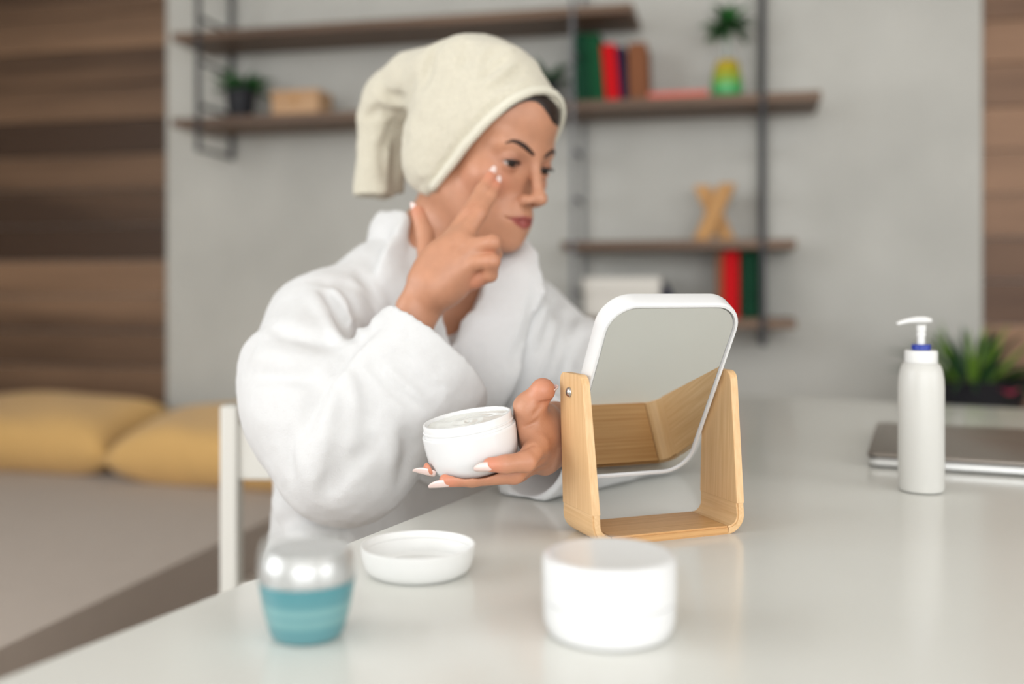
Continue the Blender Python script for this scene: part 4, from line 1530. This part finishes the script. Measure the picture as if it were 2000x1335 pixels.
# ---------------------------------------------------------------- towel turban
g = Grid((-.26, 1.13, 1.02), (.10, 1.50, 1.36), .0024)
g.op(H(ell((0, -.024, .050), (.0835, .104, .086))))
g.op(H(ell((.004, .028, .057), (.0645, .0680, .0575))), .03)
g.op(H(ell((.016, -.030, .108), (.048, .050, .032))), .04)         # gathered top
g.op(H(ell((.014, .022, .106), (.030, .026, .022))), .03)
g.op(H(ell((.055, -.030, -.010), (.034, .050, .060))), .03)        # over the ear
g.op(H(ell((0, .008, .020), (.0745, .074, .066))), .02)
g.op(H(ell((-.055, -.030, -.010), (.034, .050, .060))), .03)
g.op(H((lambda x, y, z: -wedge(x, y, z, .007), (-.16, -.18, -.14), (.16, .18, .20))), .004, '-')
# twisted tail that falls behind the head
tail = [at(850, 142, 1.300), at(808, 156, 1.345), at(764, 194, 1.375), at(738, 236, 1.385)]
for i, (a_, b_, w0, w1) in enumerate(((0, 1, .034, .037), (1, 2, .037, .038), (2, 3, .038, .030))):
    g.op(rc(tail[a_], tail[b_], w0, w1), .02 if i == 0 else .009)
g.op(flat(at(742, 222, 1.385), at(733, 383, 1.375), (1, -.2, 0), (.029, .030), (.031, .020), cut=True), .008)
g.op(flat(at(772, 240, 1.400), at(764, 378, 1.400), (1, .5, 0), (.016, .026), (.020, .016), cut=True), .008)
# rolled edge along the face
WN, HEM = {}, []
for s in (1, -1):
    n_ = np.cross(PEAK - EARB * (s, 1, 1), np.array((s * 1.0, .25, .1)))
    n_ /= np.linalg.norm(n_)
    WN[s] = n_ if n_[1] > 0 else -n_
for s in (1, -1):
    pts = []
    for t in np.linspace(0, 1, 22):
        q = EARB * (s, 1, 1) * (1 - t) + PEAK * t + WN[s] * (.0075 if s == 1 else .0015)
        d = np.array((s * 1.0, .25, .1))
        d /= np.linalg.norm(d)
        # march to the outside of the wrap along the cut
        for r in np.arange(.12, -.02, -.0008):
            w = hw_(q + d * r)
            i = np.rint((w - g.lo) / g.res).astype(int)
            if np.all(i >= 0) and np.all(i < g.v.shape) and g.v[tuple(i)] < .003:
                break
        pts.append(hw_(q + d * (r - .001)))
    HEM.append(pts)
    if s == 1:
        EDGE = pts
# folds
g.crease([(848, 100), (838, 130), (829, 160)], .008, .010)
g.crease([(862, 100), (852, 130)], .008, -.003)
g.crease([(992, 112), (965, 130), (948, 150)], .007, .008)
g.crease([(1004, 122), (975, 146), (955, 160)], .007, -.003)
g.crease([(903, 84), (912, 100), (905, 130)], .011, .009)
g.crease([(1018, 136), (990, 160), (962, 176)], .007, .006)
g.crease([(975, 96), (958, 108), (940, 128)], .007, .006)
g.crease([(815, 140), (800, 190), (796, 240)], .012, .003)
g.crease([(781, 228), (779, 300), (775, 380)], .010, .030)
g.crease([(722, 226), (742, 216), (768, 224)], .007, .012)
g.crease([(756, 186), (772, 193), (788, 190)], .007, .012)
g.crease([(752, 268), (748, 310), (752, 350)], .007, .006)
g.crease([(770, 235), (760, 262), (748, 290)], .006, .006)
g.crease([(798, 382), (815, 372), (835, 350)], .006, .002)
edge_in = []
for e in EDGE[1:-1]:
    l = hl(e)
    d = (l - CC) / np.linalg.norm(l - CC)
    n_ = np.cross(PEAK - EARB, np.array((1.0, .25, .1)))
    n_ /= np.linalg.norm(n_)
    n_ = n_ if n_[1] > 0 else -n_
    edge_in.append(hw_(l - n_ * .0105))
q = edge_in
g.crease([np.array(a_) for a_ in q], .0040, .0022)
g.noise(lambda x, y, z: .0016 * vnoise(x, y, z, 45) + .0007 * vnoise(x, y, z, 140), .012)
P, F = g.mesh()
towel = link('head_towel', quads('head_towel', relax(P, F, 1), F), M['towel'], person)
hp = HEM[0] + HEM[1][::-1][1:]
for _ in range(1):
    hp = [hp[0]] + [(hp[i - 1] + 2 * hp[i] + hp[i + 1]) / 4 for i in range(1, len(hp) - 1)] + [hp[-1]]
hc = hw_(CC)
hp = [q + (q - hc) / np.linalg.norm(q - hc) * .0012 for q in hp]
link('hem', tube_mesh('hem', hp, [.0060] * 22 + [.0052, .0046] + [.0042] * (len(hp) - 24), 12, 1.0), M['towel_hem'], towel, smooth=True)
towel['label'] = 'cream terry towel wound round the head as a turban'

# ---------------------------------------------------------------- bathrobe
g = Grid((-.40, .93, .44), (.30, 1.62, 1.13), .0031)
g.op(ell((-.128, 1.350, .875), (.172, .118, .165), TB))
g.op(ell((-.160, 1.368, .715), (.172, .135, .15), TB), .06)
g.op(ell((-.180, 1.385, .585), (.165, .150, .125), TB), .06)
g.op(rc(NB + (0, 0, -.015), SHR, .060, .056), .05)
g.op(rc(NB + (0, 0, -.015), SHL, .060, .058), .05)
g.op(ell(at(985, 715, 1.285), (.085, .062, .11)), .05)                  # front of the robe between the arms
g.op(ell(at(600, 978, 1.235), (.040, .05, .038)), .02)                    # gathered cloth at the hip
g.op(ell(at(614, 1036, 1.215), (.036, .05, .026)), .010)
# right sleeve: shoulder, hanging upper arm, elbow bag
a0, a1, a2, a3 = at(640, 632, 1.205), at(598, 725, 1.15), at(610, 800, 1.115), at(672, 890, 1.085)
g.op(rc(SHR, a1, .059, .067), .04)
g.op(rc(a1, a2, .067, .071), .03)
g.op(rc(a2, a3, .073, .078), .03)
# forearm part with wide flat cuff
c0, c1 = at(668, 880, 1.085), at(848, 691, 1.090)
hem = at(953, 770, 1.085) - at(762, 590, 1.085)
g.op(flat(c0, c1, hem, (.080, .070), (.079, .052), cut=True, cn=(0, .55, 0)), .018)
# left sleeve: down to the elbow on the table, forearm towards the camera
e1 = np.array((.098, 1.330, .860))
g.op(rc(SHL, e1, .060, .060), .04)
g.op(rc(e1, ELL + (.010, .004, .000), .060, .064), .03)
d0, d1 = ELL + (.010, 0, .000), np.array((.020, 1.082, .796))
sd = np.array((.45, -.35, .78))
g.op(flat(d0, d1, sd, (.062, .060), (.070, .054), cut=True), .02)
# neck opening and V
g.op(rc(NB + (0, 0, .0), hw_((0, -.01, -.04)), .062, .066), .006, '-')
vb_ = at(880, 694, 1.225)
g.op(rc(vb_, NB + TF * .055 + (0, 0, .02), .004, .054), .004, '-')
g.op(rc(vb_ + TF * .02, NB + TF * .10 + (0, 0, .03), .004, .054), .004, '-')
# shawl collar
def spline(pts, n=6):
    pts = [np.array(q, float) for q in pts]
    out = []
    for i in range(len(pts) - 1):
        p0, p1, p2, p3 = pts[max(i - 1, 0)], pts[i], pts[i + 1], pts[min(i + 2, len(pts) - 1)]
        for t in np.arange(0, 1, 1 / n):
            out.append(.5 * (2 * p1 + (p2 - p0) * t + (2 * p0 - 5 * p1 + 4 * p2 - p3) * t * t + (3 * p1 - p0 - 3 * p2 + p3) * t ** 3))
    out.append(pts[-1])
    return out
def collar(pts, halfs, sides, k=.003):
    pts, sides = spline(pts, 14), spline(sides, 14)
    halfs = [float(q[0]) for q in spline([(h, 0) for h in halfs], 14)]
    for i in range(len(pts) - 1):
        g.op(flat(pts[i], pts[i + 1], (np.array(sides[i]) + np.array(sides[i + 1])) / 2, (halfs[i], .0125), (halfs[i + 1], .0125)), k)
back = NB - TF * .075 + (0, 0, .040)
rpts = [back, NB - TF * .045 + TR * .055 + (0, 0, .040), at(772, 482, 1.285), at(788, 556, 1.235), at(808, 645, 1.215), at(838, 716, 1.212)]
rs = [(0, 0, 1), TR * -.25 + (0, 0, 1), (.12, .10, 1), (-.8, -.2, .45), (-.8, 0, -.45), (-.8, 0, -.5)]
collar(rpts, [.030, .034, .036, .034, .030, .026], rs)
lpts = [back, NB - TF * .045 - TR * .055 + (0, 0, .055), NB + TF * .02 - TR * .075 + (0, 0, .035), at(1010, 530, 1.272), at(984, 620, 1.230), at(948, 702, 1.210), at(918, 782, 1.20), at(884, 850, 1.203), at(866, 930, 1.21)]
ls = [(0, 0, 1), -TR * .5 + (0, 0, 1), (.4, -.1, .9), (.9, .2, .5), (.85, .1, .5), (.8, .1, .55), (.8, 0, .5), (.9, 0, .4), (.9, 0, .3)]
collar(lpts, [.030, .032, .032, .032, .034, .036, .036, .034, .032], ls)
# folds measured on the photograph
for w, d, pts in (
    (.007, .011, [(638, 572), (664, 612), (696, 660)]), (.006, .009, [(672, 566), (694, 604), (714, 640)]),
    (.008, -.006, [(655, 570), (682, 615), (706, 650)]), (.009, -.005, [(612, 575), (640, 625), (668, 668)]),
    (.008, .006, [(728, 636), (708, 658), (684, 684)]), (.008, .006, [(684, 684), (664, 712), (650, 735)]),
    (.010, .005, [(500, 735), (560, 738), (625, 742)]), (.010, .004, [(500, 640), (560, 655), (640, 672)]),
    (.012, -.004, [(505, 690), (570, 700), (650, 700)]),
    (.008, .006, [(632, 756), (608, 800), (588, 850)]), (.009, -.006, [(655, 760), (640, 820), (632, 870)]),
    (.008, .005, [(566, 838), (560, 880), (566, 936)]), (.008, -.006, [(668, 730), (690, 752), (706, 800)]),
    (.009, .006, [(700, 735), (720, 790), (718, 840)]), (.010, .006, [(724, 868), (684, 905), (634, 958)]),
    (.010, -.004, [(770, 850), (768, 880), (760, 920)]), (.009, .004, [(792, 830), (800, 880), (786, 940)]),
    (.010, .005, [(660, 870), (650, 920), (640, 965)]), (.012, -.004, [(600, 880), (610, 930), (640, 985)]),
    (.008, .004, [(760, 690), (800, 730), (850, 770)]), (.007, .004, [(720, 700), (760, 750), (820, 800)]),
    (.008, .004, [(700, 530), (720, 560), (735, 600)]), (.010, .004, [(610, 545), (650, 552), (690, 560)]),
    (.008, .003, [(1052, 540), (1030, 640), (1000, 720)]), (.010, .006, [(1090, 565), (1078, 620), (1055, 680)]),
    (.009, .005, [(1120, 610), (1100, 650), (1080, 700)]), (.010, -.005, [(1072, 560), (1060, 610), (1040, 670)]),
    (.009, .004, [(1145, 650), (1120, 690), (1100, 735)]), (.009, -.003, [(1060, 690), (1050, 720), (1040, 750)]),
):
    g.crease(pts, w, d * 1.45)
# stitched turn-up of the right cuff
u_ = (c1 - c0) / np.linalg.norm(c1 - c0)
g.crease([(735, 640), (800, 700), (860, 752), (925, 806)], .0040, .0022)
g.noise(lambda x, y, z: .0034 * vnoise(x, y, z, 14) + .0022 * vnoise(x + 3, y, z, 30) + .0006 * vnoise(x, y, z, 130), .02)
# rests on the table where the left sleeve lies
g.op((lambda X, Y, Z: np.maximum(Z - (TZ + .001), (TD[1] * (X - corner[0]) - TD[0] * (Y - corner[1])) * -1 + 0 * Z), (-.1, .95, .70), (.30, 1.60, TZ + .001)), 0, '-')
# hollow cuffs
g.op(flat(c0 + (c1 - c0) * .74, c1 + (c1 - c0) * .35, hem, (.062, .036), (.066, .0390)), .002, '-')
g.op(flat(d0 + (d1 - d0) * .40, d1 + (d1 - d0) * .30, sd, (.044, .040), (.0620, .0465)), .003, '-')
robe_grid = g
P1, F1 = g.mesh()
P1 = relax(P1, F1, 1)
# lap and skirt
g = Grid((-.46, .78, .08), (.16, 1.62, .75), .0085)
g.op(ell((-.180, 1.385, .57), (.165, .150, .115), TB))
for hip, kn, ft in ((HIP + (-.03, -.03, -.02), KNR, FTR), (HIP + (.10, .01, -.02), KNL, FTL)):
    g.op(rc(hip, kn, .085, .074), .05)
    g.op(rc(kn, ft + (0, .03, .12), .074, .080), .05)
g.op((lambda X, Y, Z: Z - .17 + 0 * X + 0 * Y, (-.5, .7, .0), (.2, 1.7, .17)), .01, '-')
g.op((lambda X, Y, Z: np.maximum(Z - .459, np.abs(Y - 1.32) - .21) + 0 * X, (-.46, 1.05, .0), (.16, 1.6, .459)), .01, '-')
g.noise(lambda x, y, z: .004 * vnoise(x, y, z, 14), .03)
P2, F2 = g.mesh()
P2 = relax(P2, F2, 2)
P, F = join_parts([(P1, F1), (P2, F2)])
robe = link('bathrobe', quads('bathrobe', P, F), M['robe'], person)
robe['label'] = 'white terry bathrobe with shawl collar and wide sleeves'
